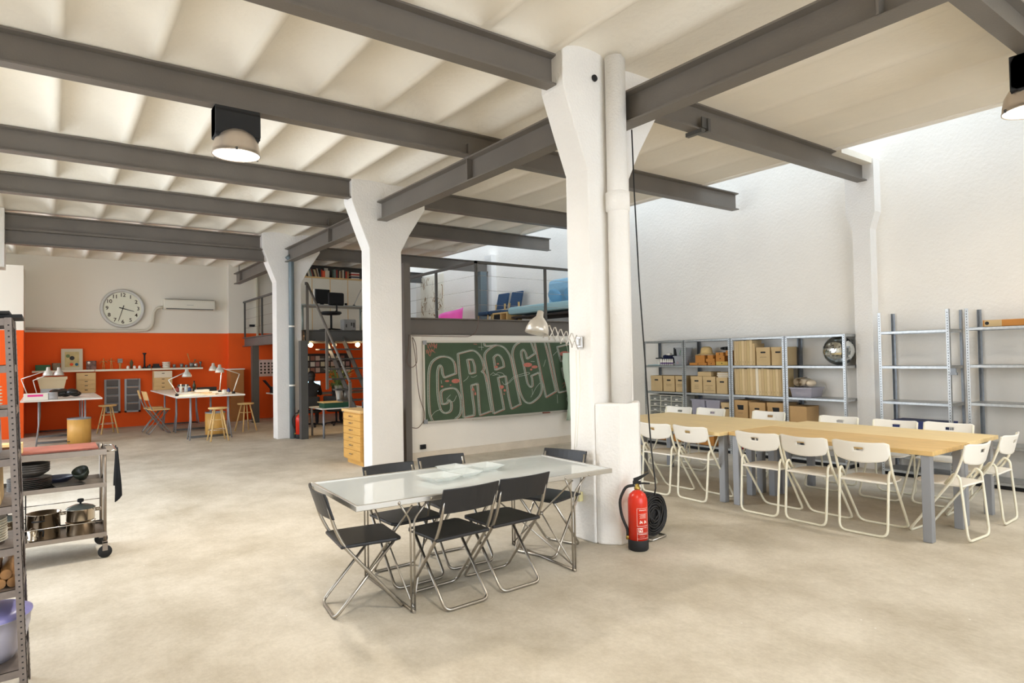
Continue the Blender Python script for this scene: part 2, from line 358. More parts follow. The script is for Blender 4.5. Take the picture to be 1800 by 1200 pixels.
# ---------------- mezzanine ----------------
MZ = mat('mezzanine_grey_paint', (112,106,100), .6, var=.06, vscale=1.5, spec=.3)
mb = MB().box(5.73,8.95,2.08,9.02,18.2,2.2).box(4.3,13.3,2.08,5.73,18.2,2.2)
struct('mezzanine_floor', mb, mat('mezzanine_boards', (168,140,110), .6))
beam('mezzanine_beam','wide grey steel beam along the mezzanine front above the blackboard',4.42,9.02,.16,1.93,2.2,'x',8.88, mtl=MZ)
beam('mezzanine_beam','grey mezzanine edge beam facing the clock wall side',4.3,5.73,.12,1.96,2.2,'x',13.24, mtl=DSTEEL)
m_ = ibeam(13.3,18.2,.12,1.96,2.2,'y',4.30); tag(m_.build('mezzanine_beam', MZ), 'grey mezzanine edge beam running back to the orange wall', 'beam', kind='structure')
for lab, x0, y0, x1, y1, z1 in (('grey steel post at the left end of the blackboard wall',4.36,8.74,4.46,8.84,3.02),('dark steel post beside the far column and fire extinguisher',4.06,12.72,4.2,12.86,1.96),('grey steel post under the mezzanine by the orange wall',4.2,17.0,4.36,17.16,1.96),('blue-grey steel post on the mezzanine by the right wall',8.62,13.12,8.80,13.26,3.68)):
    tag(MB().box(x0,y0,0 if z1<3.5 else 2.2,x1,y1,z1).build('steel_post', PIPEM if z1 > 3.5 else DSTEEL if y0 > 12 else MZ), lab, 'post', kind='structure')
def railing(label, pts, posts, ztop=3.17, cables=3):
    t = thing('mezzanine_railing', label, 'railing', (pts[0][0], pts[0][1], 2.2))
    o = Vector((pts[0][0], pts[0][1], 2.2)); R = lambda x,y,z: (x-o.x, y-o.y, z-o.z)
    mb = MB()
    for a, b in zip(pts[:-1], pts[1:]):
        if abs(a[0]-b[0]) > abs(a[1]-b[1]): mb.box(*R(min(a[0],b[0])-.02, a[1]-.02, ztop-.045), *R(max(a[0],b[0])+.02, a[1]+.02, ztop))
        else: mb.box(*R(a[0]-.02, min(a[1],b[1])-.02, ztop-.045), *R(a[0]+.02, max(a[1],b[1])+.02, ztop))
    mb.build('handrail', DSTEEL, t)
    for x, y in posts: MB().box(*R(x-.02,y-.02,2.2), *R(x+.02,y+.02,ztop-.045)).build('post', DSTEEL, t)
    for k in range(cables):
        z = 2.2+(ztop-2.2)*(k+1)/(cables+1)
        MB().tube([R(*p_, z) for p_ in pts], .003, 6).build('cable', CHROME, t)
    return t
railing('grey cable railing along the mezzanine front and back beside the stairwell', [(8.98,8.86),(5.73,8.86),(5.73,13.2)], [(5.73,8.86),(7.2,8.86),(8.6,8.86),(5.73,10.2),(5.73,11.65),(5.73,13.2)])
railing('grey cable railing on the mezzanine edge left of the far column', [(4.26,18.1),(4.26,13.4)], [(4.26,18.0),(4.26,16.3),(4.26,14.8),(4.26,13.5)])
# stairs
st = thing('steel_staircase', 'open steel stairs rising behind the middle column to the mezzanine', 'staircase', (4.45,10.9,0))
for k in range(10):
    y = .12+k*.24; z = .2*(k+1)
    MB().box(.06,y,z-.03,.95,y+.22,z).build('tread', DSTEEL, st)
for x in (.30,.68): MB().prism([(.12,0),(.22,0),(2.42,1.98),(2.42,2.1),(2.36,2.1),(.12,.1)], x, x+.02, 'x').build('stringer', DSTEEL, st)
hr = MB(); hr.box(-.14,2.26,3.13,-.10,2.31,3.19)
hr.tube([(-.1,0.0,1.16),(-.1,2.27,3.16)], .026, 6)
hr.build('handrail', STEEL, st)
for y, z0, z1 in ((0.0,0,1.16),(2.27,1.9,3.16),(1.15,1.0,2.17)): MB().box(-.125,y-.022,z0,-.08,y+.022,z1).build('post', STEEL, st)
# ---------------- high bay lamps ----------------
LAMPG = mat('lamp_glow', (255,250,240), .5, emit=(255,250,240), est=14)
SHADE = mat('spun_aluminium', (205,192,178), .35, .7)
def highbay(label, x, y, rz=0, k=1.0):
    t = thing('high_bay_lamp', label, 'lamp', (x,y,3.84), rz)
    h = MB().prism([(-.06,0),(.06,0),(.09,-.05),(.09,-.24),(.03,-.29),(-.09,-.24),(-.09,-.05)], -.19, .19, 'x')
    h.prism([(-.19,-.0),(.19,-.0),(.19,-.26),(.10,-.34),(-.12,-.3),(-.19,-.27)], -.075, .095, 'y')
    h.box(-.15,-.05,-.005,.15,.05,.012)
    h.build('ballast_box', BLACK, t, bev=.006)
    pr = [(.03,-.18),(.10,-.195),(.155,-.235),(.185,-.29),(.197,-.36),(.20,-.40),(.204,-.40),(.204,-.41),(.196,-.41),(.194,-.40)]
    MB().lathe(pr, (0,.0,0), 36).build('shade', SHADE, t)
    MB().lathe([(.0001,-.402),(.194,-.402)], (0,0,0), 36).build('glass_lens', LAMPG, t)
    for a in (.3, 2.4, 4.5): MB().box(.205*math.cos(a)-.008,.205*math.sin(a)-.008,-.415,.205*math.cos(a)+.008,.205*math.sin(a)+.008,-.39).build('clip', DSTEEL, t)
    light_area('bulb', (0,0,-.415), .38, LAMP_W*k, (1,.925,.83), parent=t, spread=math.radians(175))
    return t
highbay('high-bay lamp with bright dome hanging from the beam at upper left', 1.375, 6.07, k=1.3)
highbay('high-bay lamp cut by the upper right edge of the picture', 6.24, 1.585, k=.55)
highbay('high-bay lamp over the near left floor', 1.375, 1.66, k=.72)
highbay('added unseen high-bay lamp behind the camera on the right', 6.5, -2.2, k=.3)  # extra lamp added out of view to brighten the room
# ---------------- glass table ----------------
GLASS = mat('frosted_glass_top', (206,210,208), .06, spec=.8)
t = thing('glass_table', 'long frosted glass table with metal edge and thin rod trestles', 'table', (2.47,3.98,0), math.radians(-2.6))
MB().box(-.985,-.44,.700,.985,.44,.712).build('glass_top', GLASS, t)
fr = MB(); fr.box(-1.0,-.455,.685,1.0,-.437,.72).box(-1.0,.437,.685,1.0,.455,.72).box(-1.0,-.437,.685,-.982,.437,.72).box(.982,-.437,.685,1.0,.437,.72)
fr.build('table_frame', mat('satin_aluminium', (190,186,178), .35, .85), t, bev=.004)
for sx in (-.62, .66):
    tr = MB()
    for sy in (-.40, .40):
        for d in (-.012, .012): tr.tube(rpath([(sx+d,sy,.008),(sx+d,sy,.57),(sx+d*8,sy*1.08,.69)],.04), .0065, 8)
        tr.sphere((sx+.108,sy*1.13,.70),.011,8,6).sphere((sx-.108,sy*1.13,.70),.011,8,6)
        tr.tube([(sx,sy,.52),(sx+.16,sy*.9,.30)] if False else [(sx-.012,sy,.51),(sx+.012,sy,.51)], .008, 8)
    tr.tube([(sx,-.42,.009),(sx,.42,.009)], .009, 8).tube([(sx,-.40,.03),(sx,.40,.66)], .0065, 8).tube([(sx,.40,.03),(sx,-.40,.66)], .0065, 8).tube([(sx,-.4,.69),(sx,.4,.69)], .007, 8)
    tr.tube([(sx+.02,-.36,.03),(sx-.5*(1 if sx>0 else -1),.30,.67)], .006, 8)
    tr.sphere((sx,0,.345),.016,8,6)
    tr.build('trestle', TUBE, t)
# glass dishes
DISH = mat('frosted_dish_glass', (236,242,240), .1, alpha=.4, spec=.8)
def dish(label, x, y, rz, s=.2):
    b = MB(); h = s/2; i = h*.55
    b.add([(-i,-i,0),(i,-i,0),(i,i,0),(-i,i,0),(-h,-h,.035),(h,-h,.035),(h,h,.035),(-h,h,.035),(-h+.008,-h+.008,.035),(h-.008,-h+.008,.035),(h-.008,h-.008,.035),(-h+.008,h-.008,.035),(-i+.006,-i+.006,.006),(i-.006,-i+.006,.006),(i-.006,i-.006,.006),(-i+.006,i-.006,.006)],
      [(0,3,2,1)]+[(a,(a+1)%4,4+(a+1)%4,4+a) for a in range(4)]+[(4+a,4+(a+1)%4,8+(a+1)%4,8+a) for a in range(4)]+[(8+a,8+(a+1)%4,12+(a+1)%4,12+a) for a in range(4)]+[(12,13,14,15)])
    o = b.build('glass_dish', DISH, loc=(x,y,.713), rz=rz); return tag(o, label, 'dish', 'square glass dishes on the glass table')
dish('leftmost square glass dish on the glass table', 2.24, 3.98, .1, .24); dish('square glass dish in the middle front of the dish cluster', 2.46, 4.0, .15)
dish('square glass dish at the back of the dish cluster', 2.5, 4.23, .1); dish('rightmost square glass dish on the glass table', 2.72, 4.12, .1, .22)
# ---------------- black folding chairs ----------------
def black_chair(label, x, y, rz):
    t = thing('folding_chair', label, 'chair', (x,y,0), rz, 'black folding chairs around the glass table')
    A = MB(); pa = [(-.195,-.275,.75),(-.195,-.225,.56),(-.195,-.165,.44),(-.195,.20,.012),(.195,.20,.012),(.195,-.165,.44),(.195,-.225,.56),(.195,-.275,.75)]
    A.tube(rpath(pa,.05), .0105, 8); A.build('rear_frame', TUBE, t)
    B = MB(); pb = [(-.165,.155,.425),(-.165,-.22,.012),(.165,-.22,.012),(.165,.155,.425)]
    B.tube(rpath(pb,.05), .0105, 8); B.build('front_frame', TUBE, t)
    S = MB(); N = 9
    S.prism([(-.205,-.19),(.205,-.19),(.205,.16),(.185,.195),(-.185,.195),(-.205,.16)], .430, .452, 'z').build('seat', BLACKP, t, bev=.008)
    K = MB(); vs = []; fs = []
    for i in range(N+1):
        u = i/N*2-1; xx = u*.212; yy = -.278+(1-u*u)*-.028
        for (dz, dy) in ((.615,.045),(.775,-.008)): vs += [(xx, yy+dy+.008, dz), (xx, yy+dy-.008, dz)]
    for i in range(N):
        a = i*4; b = a+4
        fs += [(a,b,b+2,a+2),(a+1,a+3,b+3,b+1),(a+2,b+2,b+3,a+3),(a,a+1,b+1,b)]
    fs += [(0,2,3,1),(4*N,4*N+1,4*N+3,4*N+2)]
    K.add(vs, fs, False); K.build('backrest', BLACKP, t, bev=.004)
    return t
black_chair('black folding chair at the left end of the glass table', 1.64, 3.93, -PI/2-.12)
black_chair('black folding chair on the near side of the glass table, left one', 2.14, 3.70, .05)
black_chair('black folding chair on the near side of the glass table, right one', 2.60, 3.74, .03)
black_chair('black folding chair on the far side of the glass table, left one', 2.10, 4.22, PI+.02)
black_chair('black folding chair on the far side of the glass table, middle one', 2.60, 4.32, PI-.03)
black_chair('black folding chair at the right end of the glass table by the column', 3.30, 4.08, PI/2+.30)
# ---------------- long work tables ----------------
def long_table(label, x0, x1, y0, y1, m, legs):
    t = thing('work_table', label, 'table', ((x0+x1)/2,(y0+y1)/2,0), 0, 'wooden work tables pushed together'); cx, cy = (x0+x1)/2, (y0+y1)/2
    MB().box(x0-cx,y0-cy,.712,x1-cx,y1-cy,.75).build('tabletop', m, t, bev=.003)
    for (lx, ly) in legs: MB().box(lx-cx-.035,ly-cy-.035,0,lx-cx+.035,ly-cy+.035,.712).build('leg', GREYP, t, bev=.004)
long_table('near right wooden work table with the darker worn top', 5.77,6.545,2.19,4.10, TABLED, [(5.84,2.26),(5.80,4.02),(6.48,2.26),(6.46,4.03)])
long_table('far right wooden work table beside the empty racks', 6.55,7.31,2.21,4.10, TABLEW, [(6.62,2.28),(7.24,2.28),(6.62,4.03),(7.24,4.03)])
long_table('near left wooden work table behind the nearest column', 5.63,6.36,4.11,6.02, TABLEW, [(5.80,4.19),(5.70,5.95),(6.30,4.20),(6.30,5.95)])
long_table('far left wooden work table in front of the box shelves', 6.365,7.10,4.11,6.02, TABLEW, [(6.5,4.20),(7.03,4.20),(6.5,5.95),(7.03,5.95)])
# ---------------- white folding chairs ----------------
def slot_back():
    # curved plate with rounded top corners and a hand slot
    NX, NZ = 24, 12; W_, H_ = .215, .165; vs = []; idx = {}; fs = []
    def P(u, v, s):
        zlow = .59+.035*(u*u); ztop = .77-.012*(1-u*u)
        if abs(u) > .8: zlow += .05*((abs(u)-.8)/.2)**2; 
        z = zlow+(ztop-zlow)*v
        if v > .75 and abs(u) > .82: z -= .02*((abs(u)-.82)/.18)**2*((v-.75)/.25)
        y = -.188-.045*(1-u*u) - (z-.60)*.26
        return (u*W_, y+(.006 if s else -.006), z)
    for s in (0,1):
        for j in range(NZ+1):
            for i in range(NX+1): idx[(i,j,s)] = len(vs); vs.append(P(i/NX*2-1, j/NZ, s))
    hole = lambda i,j: 10 <= i < 14 and 7 <= j < 9
    for j in range(NZ):
        for i in range(NX):
            if hole(i,j): continue
            fs.append((idx[i,j,1],idx[i+1,j,1],idx[i+1,j+1,1],idx[i,j+1,1])[::-1]); fs.append((idx[i,j,0],idx[i+1,j,0],idx[i+1,j+1,0],idx[i,j+1,0]))
            for (di,dj,a,b) in ((-1,0,(i,j),(i,j+1)),(1,0,(i+1,j+1),(i+1,j)),(0,-1,(i+1,j),(i,j)),(0,1,(i,j+1),(i+1,j+1))):
                q = (i+di,j+dj)
                if not (0<=q[0]<NX and 0<=q[1]<NZ) or hole(*q): fs.append((idx[a+(0,)],idx[b+(0,)],idx[b+(1,)],idx[a+(1,)]))
    return MB().add(vs, fs, True)
def white_chair():
    t = thing('white_folding_chair', 'x', 'chair')
    A = MB(); pa = [(-.205,-.228,.755),(-.205,-.195,.64),(-.205,-.14,.50),(-.19,.235,.012),(.19,.235,.012),(.205,-.14,.50),(.205,-.195,.64),(.205,-.228,.755)]
    A.tube(rpath(pa,.06), .0105, 8).build('front_frame', CREAM, t)
    B = MB(); pb = [(-.185,-.06,.44),(-.185,-.13,.53),(-.185,-.17,.50),(-.18,-.215,.012),(.18,-.215,.012),(.185,-.17,.50),(.185,-.13,.53),(.185,-.06,.44)]
    B.tube(rpath(pb,.06), .0105, 8).build('rear_frame', CREAM, t)
    poly = [(-.18,-.19),(.18,-.19)]+[(.18*math.cos(a)**.6 if math.cos(a)>0 else 0, .06+.17*math.sin(a)) for a in [k*PI/16 for k in range(0,9)]]
    poly = [(-.175,-.19),(.175,-.19),(.19,-.1),(.19,.08),(.17,.15),(.13,.19),(.06,.212),(-.06,.212),(-.13,.19),(-.17,.15),(-.19,.08),(-.19,-.1)]
    S = MB().prism(poly, .425, .440, 'z'); S.build('seat', WHITEP, t, bev=.006)
    slot_back().build('backrest', WHITEP, t)
    return t
WC = white_chair(); WC.scale = (1.08,1,1.05); first = [True]
def pwc(x, y, rz, label):
    o = WC if first[0] else dup(WC); first[0] = False
    o.location = (x,y,0); o.rotation_euler = (0,0,rz); o['label'] = label; o['group'] = 'white folding chairs around the work tables'
NEAR = -PI/2
for y, l, dz, x in ((5.42,'white folding chair on the near side, mostly hidden by the nearest column',0,5.70),(4.92,'leftmost fully seen white folding chair on the near side, beside the hanging cable',.03,5.76),(4.43,'second fully seen white folding chair from the left on the near side',-.04,5.79),(3.65,'third fully seen white folding chair from the left on the near side',.02,5.80),(3.19,'white folding chair second from the right along the near side',-.02,5.83),(2.71,'rightmost white folding chair along the near side of the tables',.06,5.86)):
    pwc(x, y, NEAR+dz, l)
for x, y, l in ((7.22,6.12,'farthest left white folding chair on the shelf side of the tables'),(7.30,5.62,'white folding chair on the shelf side before the drawer organizers'),(7.38,4.78,'white folding chair on the shelf side before the brown archive boxes'),(7.36,3.86,'white folding chair on the shelf side under the disco ball'),(7.34,3.23,'white folding chair on the shelf side left of the empty rack posts'),(7.42,2.74,'last white folding chair on the shelf side, towards the right end')):
    pwc(x, y, PI/2+.03, l)
pwc(6.23,2.25,-.06,'white folding chair at the table end nearest the camera')
pwc(7.03,2.27,.03,'white folding chair at the table end against the right picture edge')
# ---------------- scribbled handwriting and strokes on planes ----------------
def ribbon(mb, pts, w, f):
    # pts 2D polyline -> flat ribbon; f maps (u, v) to 3D
    P = [Vector((p[0],p[1])) for p in pts]; n = len(P)
    L = []; R = []
    for i in range(n):
        d = (P[min(i+1,n-1)]-P[max(i-1,0)]); d = d.normalized() if d.length > 1e-9 else Vector((1,0)); q = Vector((-d.y,d.x))*w/2
        L.append(P[i]+q); R.append(P[i]-q)
    vs = [f(*p) for p in L]+[f(*p) for p in R]; mb.add(vs, [(i, i+1, n+i+1, n+i) for i in range(n-1)]); return mb
def scrib(mb, u, v, w, f, h=.012, n=None, th=.0035):
    n = n or max(3, int(w/.012)); pts = []
    for i in range(n+1): pts.append((u-w/2+w*i/n+random.uniform(-.002,.002), v+h/2*(1 if i % 2 else -1)*random.uniform(.5,1)))
    return ribbon(mb, pts, th, f)
# ---------------- galvanized shelving ----------------
def shelving(label, y0, y1, top, levels, mtl=GALV, x0=8.58, x1=8.99, cat='shelving unit', grp=None, thick=.034, back_dark=True):
    t = thing('metal_shelving_unit', label, 'shelving', ((x0+x1)/2,(y0+y1)/2,0), 0, grp); cx, cy = (x0+x1)/2, (y0+y1)/2
    for (x, y, sx, sy) in ((x0,y0,1,1),(x0,y1,1,-1),(x1,y0,-1,1),(x1,y1,-1,-1)):
        p = MB(); X, Y = x-cx, y-cy
        p.box(min(X,X+sx*.002),min(Y,Y+sy*.036),0,max(X,X+sx*.002),max(Y,Y+sy*.036),top).box(min(X,X+sx*.036),min(Y,Y+sy*.002),0,max(X,X+sx*.036),max(Y,Y+sy*.002),top)
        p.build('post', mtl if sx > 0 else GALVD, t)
        if sx > 0:
            h = MB(); z = .05
            while z < top-.02:
                h.box(X-.0008, Y+sy*.014, z, X-.0002, Y+sy*.022, z+.012); z += .032
            h.build('punched_holes', BLACK, t)['kind'] = 'stuff'
    for z in levels:
        s = MB(); X0, X1, Y0, Y1 = x0-cx+.003, x1-cx-.003, y0-cy+.003, y1-cy-.003
        s.box(X0,Y0,z-.003,X1,Y1,z).box(X0,Y0,z-thick,X0+.002,Y1,z).box(X1-.002,Y0,z-thick,X1,Y1,z).box(X0,Y0,z-thick,X1,Y0+.002,z).box(X0,Y1-.002,z-thick,X1,Y1,z).box(X0,Y0+.01,z-thick,X0+.014,Y1-.01,z-thick+.002)
        s.build('shelf', mtl, t)
    return t
LV = [1.80,1.375,.925,.48,.085]
G1 = 'grey metal shelving units against the right wall'
shelving('metal shelving unit with paint bottles, leftmost on the right wall', 6.935, 7.80, 1.80, LV, grp=G1)
shelving('metal shelving unit with the straw hat and small brown boxes', 6.035, 6.925, 1.80, LV, grp=G1)
shelving('metal shelving unit full of magazine files', 5.13, 6.025, 1.80, LV, grp=G1)
shelving('metal shelving unit with the disco ball', 4.26, 5.12, 1.80, LV, grp=G1)
shelving('tall empty metal rack right of the wall pilaster', 3.04, 3.84, 2.05, [1.81,1.375,.93,.48,.26,.08])
shelving('tall metal rack with a long cardboard box on top, at the right edge', 2.00, 2.88, 2.04, [1.82,1.39,.955,.48,.08])
MB().box(8.53,2.97,1.27,8.545,3.03,1.36).box(8.5,2.99,1.30,8.53,3.01,1.33)
tag(MB().box(8.545,2.965,1.27,8.575,3.035,1.30).box(8.55,2.975,1.30,8.57,3.03,1.35).build('shelf_bracket', GALVD), 'small metal bracket clipped on the post between the empty racks', 'bracket')
# strip of dark base under units
def label_front(parent, x, u, v, w, lines, m=INK):
    # scribble on the -X face of a box (plane x = const, horizontal axis y)
    mb = MB()
    for i, ww in enumerate(lines): scrib(mb, u, v-.026*i, w*ww, lambda a, b: (x, a, b))
    return mb.build('handwriting', m, parent)
def archive_box(label, y0, y1, z0, h, m=CARDL, x0=8.62, dep=.33, writing=None, hole=(.5,.72), torn=0, grp='cardboard archive boxes on the shelves'):
    cy = (y0+y1)/2; t = thing('archive_box', label, 'box', (x0+dep/2, cy, z0), 0, grp); w = (y1-y0)/2; d = dep/2
    MB().box(-d+.004,-w+.004,0,d-.004,w-.004,h-.01).build('box_body', m, t)
    MB().box(-d,-w,h-.055,d,w,h).build('lid', m, t)
    hs = MB(); hw = .035+torn*.02
    if torn: hs.prism([(-hw,h*.60),(hw*.7,h*.60),(hw,h*.80),(-hw,h*.80)], -d+.001, -d+.003, 'x')
    else: hs.prism([(-hw,h*hole[1]-.012),(hw,h*hole[1]-.012),(hw+.008,h*hole[1]),(hw,h*hole[1]+.012),(-hw,h*hole[1]+.012),(-hw-.008,h*hole[1])], -d+.001, -d+.003, 'x')
    hs.build('hand_hole', BLACK, t)
    if writing: label_front(t, -d+.0015, 0, h*.46, w*1.3, writing)
    return t
# unit 1
z = .927
archive_box('plain archive box at the left of the first shelving unit', 7.44,7.70,z,.27)
archive_box('archive box with two written words, middle of the first shelving unit', 7.17,7.42,z,.27,writing=[.7,.7])
archive_box('archive box with writing by the right post of the first unit', 6.96,7.15,z,.27,writing=[.9,.8])
# small items, top shelf of unit 1
z = 1.377
t = thing('bucket', 'white bucket with a black lid on the paint shelf', 'bucket', (8.72,7.56,z))
MB().lathe([(.045,0),(.06,.12),(.056,.12),(.042,.006),(.001,.006)],(0,0,0),20).build('pail', WHITEP, t); MB().lathe([(.001,.13),(.075,.13),(.08,.118),(.07,.112),(.001,.112)],(0,0,0),20).build('lid', BLACK, t)
tag(MB().box(8.62,7.5,z,8.9,7.76,z+.008).build('blue_sheet', mat('pale_blue_card', (160,205,215), .7)), 'pale blue sheet lying at the left end of the paint shelf', 'sheet')
CAPC = mat('dark_bottle_cap', (40,30,60), .5)
PB = None
for i in range(6):
    lab = 'small white paint bottle, %s from the left in its row' % ['first','second','third','fourth','fifth','sixth'][i]
    if PB is None:
        PB = thing('paint_bottle', lab, 'bottle', group='white paint bottles in a row'); MB().lathe([(.001,0),(.02,0),(.02,.075),(.012,.085),(.012,.092)],(0,0,0),12).build('bottle_body', WHITEP, PB); MB().lathe([(.014,.088),(.014,.108),(.001,.108)],(0,0,0),12).build('cap', WHITEP, PB); MB().lathe([(.0206,.02),(.0206,.05)],(0,0,0),12).build('paint_label', mat('purple_label', (110,90,130), .7), PB); o = PB
    else: o = dup(PB, label=lab)
    o.location = (8.64, 7.46-i*.047, z)
cl = MB()
for i in range(26):
    a = random.uniform(0,6.3); cl.sphere((8.76+random.uniform(-.05,.05), 7.36+random.uniform(-.16,.13), z+.06+random.uniform(0,.09)), random.uniform(.03,.05), 8, 6, (1,1.4,.7))
tag(cl.build('navy_cloth', mat('navy_fabric', (28,34,66), .9)), 'crumpled navy cloth behind the paint bottles', 'cloth')
tag(MB().lathe([(.001,0),(.05,0),(.055,.02),(.03,.035),(.001,.035)],(8.72,7.36,z+.175),14).build('white_cap_lid', WHITEP), 'small white lid lying on the navy cloth', 'lid')
PLG = mat('translucent_grey_plastic', (190,192,196), .25, alpha=.72)
PLL = mat('translucent_lilac_plastic', (200,196,208), .25, alpha=.5)
def tub(label, x0, x1, y0, y1, z, h, m=PLG, inner=(170,150,150), grp=None, lid=True):
    cx, cy = (x0+x1)/2, (y0+y1)/2; t = thing('plastic_tub', label, 'storage tub', (cx,cy,z), 0, grp); a, b = (x1-x0)/2, (y1-y0)/2; k = .88
    MB().add([(-a*k,-b*k,0),(a*k,-b*k,0),(a*k,b*k,0),(-a*k,b*k,0),(-a,-b,h),(a,-b,h),(a,b,h),(-a,b,h)],[(0,3,2,1),(0,1,5,4),(1,2,6,5),(2,3,7,6),(3,0,4,7)]).build('tub_body', m, t)
    MB().box(-a-.012,-b-.012,h-.012,a+.012,b+.012,h+.008 if lid else h-.002).build('lid' if lid else 'rim', m, t)
    cc = MB()
    for i in range(14): cc.box(*(lambda X,Y,Z: (X-.04,Y-.04,Z-.02,X+.04,Y+.04,Z+.02))(random.uniform(-a*.6,a*.6),random.uniform(-b*.6,b*.6),random.uniform(.03,h*.7)), rz=random.uniform(0,1.5))
    cc.build('contents', mat('mixed_contents_%d_%d_%d' % inner, inner, .8), t)['kind'] = 'stuff'
    return t
tub('lower translucent tub on the paint shelf', 8.62,8.86,6.96,7.17,z,.15)
tub('upper translucent tub stacked on another on the paint shelf', 8.64,8.84,6.965,7.14,z+.16,.13, inner=(120,150,130))
tag(MB().box(8.64,7.15,z+.162,8.8,7.19,z+.30).build('black_case', BLACK), 'narrow black case beside the upper translucent tub', 'case')
# drawer organizers under
def organizer(label, y0, y1, z0, z1, cols, rows):
    t = thing('drawer_organizer', label, 'drawer unit', (8.75,(y0+y1)/2,z0)); w, h, d = (y1-y0), z1-z0, .16
    fr = MB(); th = .01
    for c in range(cols+1): yy = -w/2+w*c/cols; fr.box(-d,yy-th/2,0,d,yy+th/2,h)
    for r in range(rows+1): zz = h*r/rows; fr.box(-d,-w/2,max(0,zz-th/2),d,w/2,zz+th/2)
    fr.box(d-.01,-w/2,0,d,w/2,h); fr.build('organizer_frame', mat('cream_plastic_frame',(226,222,206),.5), t)
    for c in range(cols):
        for r in range(rows):
            ya, za = -w/2+w*c/cols+th, h*r/rows+th; yb, zb = -w/2+w*(c+1)/cols-th, h*(r+1)/rows-th
            dr = MB().box(-d+.006,ya,za,d-.02,yb,zb-.01).build('drawer', mat('clear_grey_drawer',(132,132,126),.2,var=.35,vscale=30), t)
            mid = (ya+yb)/2; MB().prism([(mid-.03,za+.01),(mid+.03,za+.01),(mid+.018,za+.03),(mid-.018,za+.03)],-d-.004,-d+.006,'x').build('handle', WHITEP, dr)
organizer('cream organizer with clear drawers under the three archive boxes', 6.99,7.70,.482,.86,3,4)
# unit 2
z = 1.377
def bbox(label, y0, y1, z0, h, x0=8.64, dep=.2, m=CARDO, pull=True, grp='small orange-brown boxes piled under the straw hat', rz=0):
    t = thing('small_box', label, 'box', (x0+dep/2,(y0+y1)/2,z0), rz, grp); w = (y1-y0)/2
    MB().box(-dep/2,-w,0,dep/2,w,h).build('box_body', m, t)
    if pull: MB().cyl((-dep/2-.004,0,h*.5),(-dep/2,0,h*.5),.009,10).build('round_pull', BLACK, t)
    return t
bbox('long low orange box at the bottom left of the pile', 6.52,6.86,z,.042)
bbox('tall orange box directly under the straw hat', 6.56,6.74,z+.044,.12, pull=False)
bbox('low orange box right of the long low one', 6.36,6.5,z,.055); bbox('orange box stacked second level in the middle of the pile', 6.37,6.53,z+.057,.05, pull=False)
bbox('orange box on the third level in the middle of the pile', 6.40,6.50,z+.109,.055, pull=False)
bbox('pale yellow box at the bottom right of the pile', 6.12,6.34,z,.06, m=mat('yellow_card',(214,176,92),.8)); bbox('orange box above the pale yellow box', 6.18,6.34,z+.062,.09)
bbox('orange box with two round pulls at the top of the pile', 6.20,6.34,z+.154,.05)
bbox('upright orange box by the right post of the pile', 6.06,6.11,z,.15, pull=False); bbox('small orange box behind and above the right end of the pile', 6.08,6.17,z+.153,.08, x0=8.66)
h = MB().lathe([(.001,.14),(.05,.138),(.085,.115),(.095,.06),(.1,.03),(.14,.012),(.175,.012),(.175,.006),(.1,.004),(.001,.004)], (0,0,0), 28).build('straw_hat', mat('straw',(224,192,132),.85,bump=.4,bscale=120), loc=(8.75,6.60,z+.166)); tag(h, 'beige straw hat on top of the orange boxes', 'hat')
t = thing('binoculars', 'black binoculars on the right end of the box pile', 'binoculars', (8.72,6.2,z+.238))
for s in (-.035,.035): MB().tube([(-.08,s,.03),(-.02,s,.03),(.08,s,.03)], .028, 12, radii=[.018,.024,.03]).build('barrel', BLACK, t)
MB().box(-.03,-.02,.03,.03,.02,.05).build('bridge', BLACK, t)
z = .927
archive_box('archive box with three written lines, left in the hat unit', 6.60,6.83,z,.27,writing=[.5,.5,.6]); archive_box('archive box with writing across its front, middle of the hat unit', 6.35,6.59,z,.27,writing=[.9,.3,.5,1.2])
archive_box('plain archive box at the right of the hat unit', 6.12,6.33,z,.26)
tag(MB().box(8.64,6.44,z+.272,8.9,6.70,z+.345).build('flat_box', CARDL, bev=.003), 'flat cardboard box lying on two archive boxes', 'box')
for i in range(6):
    o = MB().box(-.12,-.1,0,.12,.1,.012).build('paper_folder', CARDL if i % 2 else PAPER, loc=(8.76+random.uniform(-.01,.01),6.22+random.uniform(-.012,.012),z+.262+i*.0135), rz=random.uniform(-.12,.12)); tag(o, 'paper folder, %s from the bottom of the stack on the plain archive box' % ['first','second','third','fourth','fifth','sixth'][i], 'folder', 'paper folders stacked on an archive box')
z = .482
tub('left lilac storage tub under the written archive boxes', 8.64,8.92,6.58,6.84,z,.33, PLL, (150,130,170)); tub('right lilac storage tub beside the archive box', 8.64,8.92,6.29,6.55,z,.33, PLL, (170,150,160))
archive_box('archive box at the right of the two lilac tubs', 6.05,6.25,z,.31)
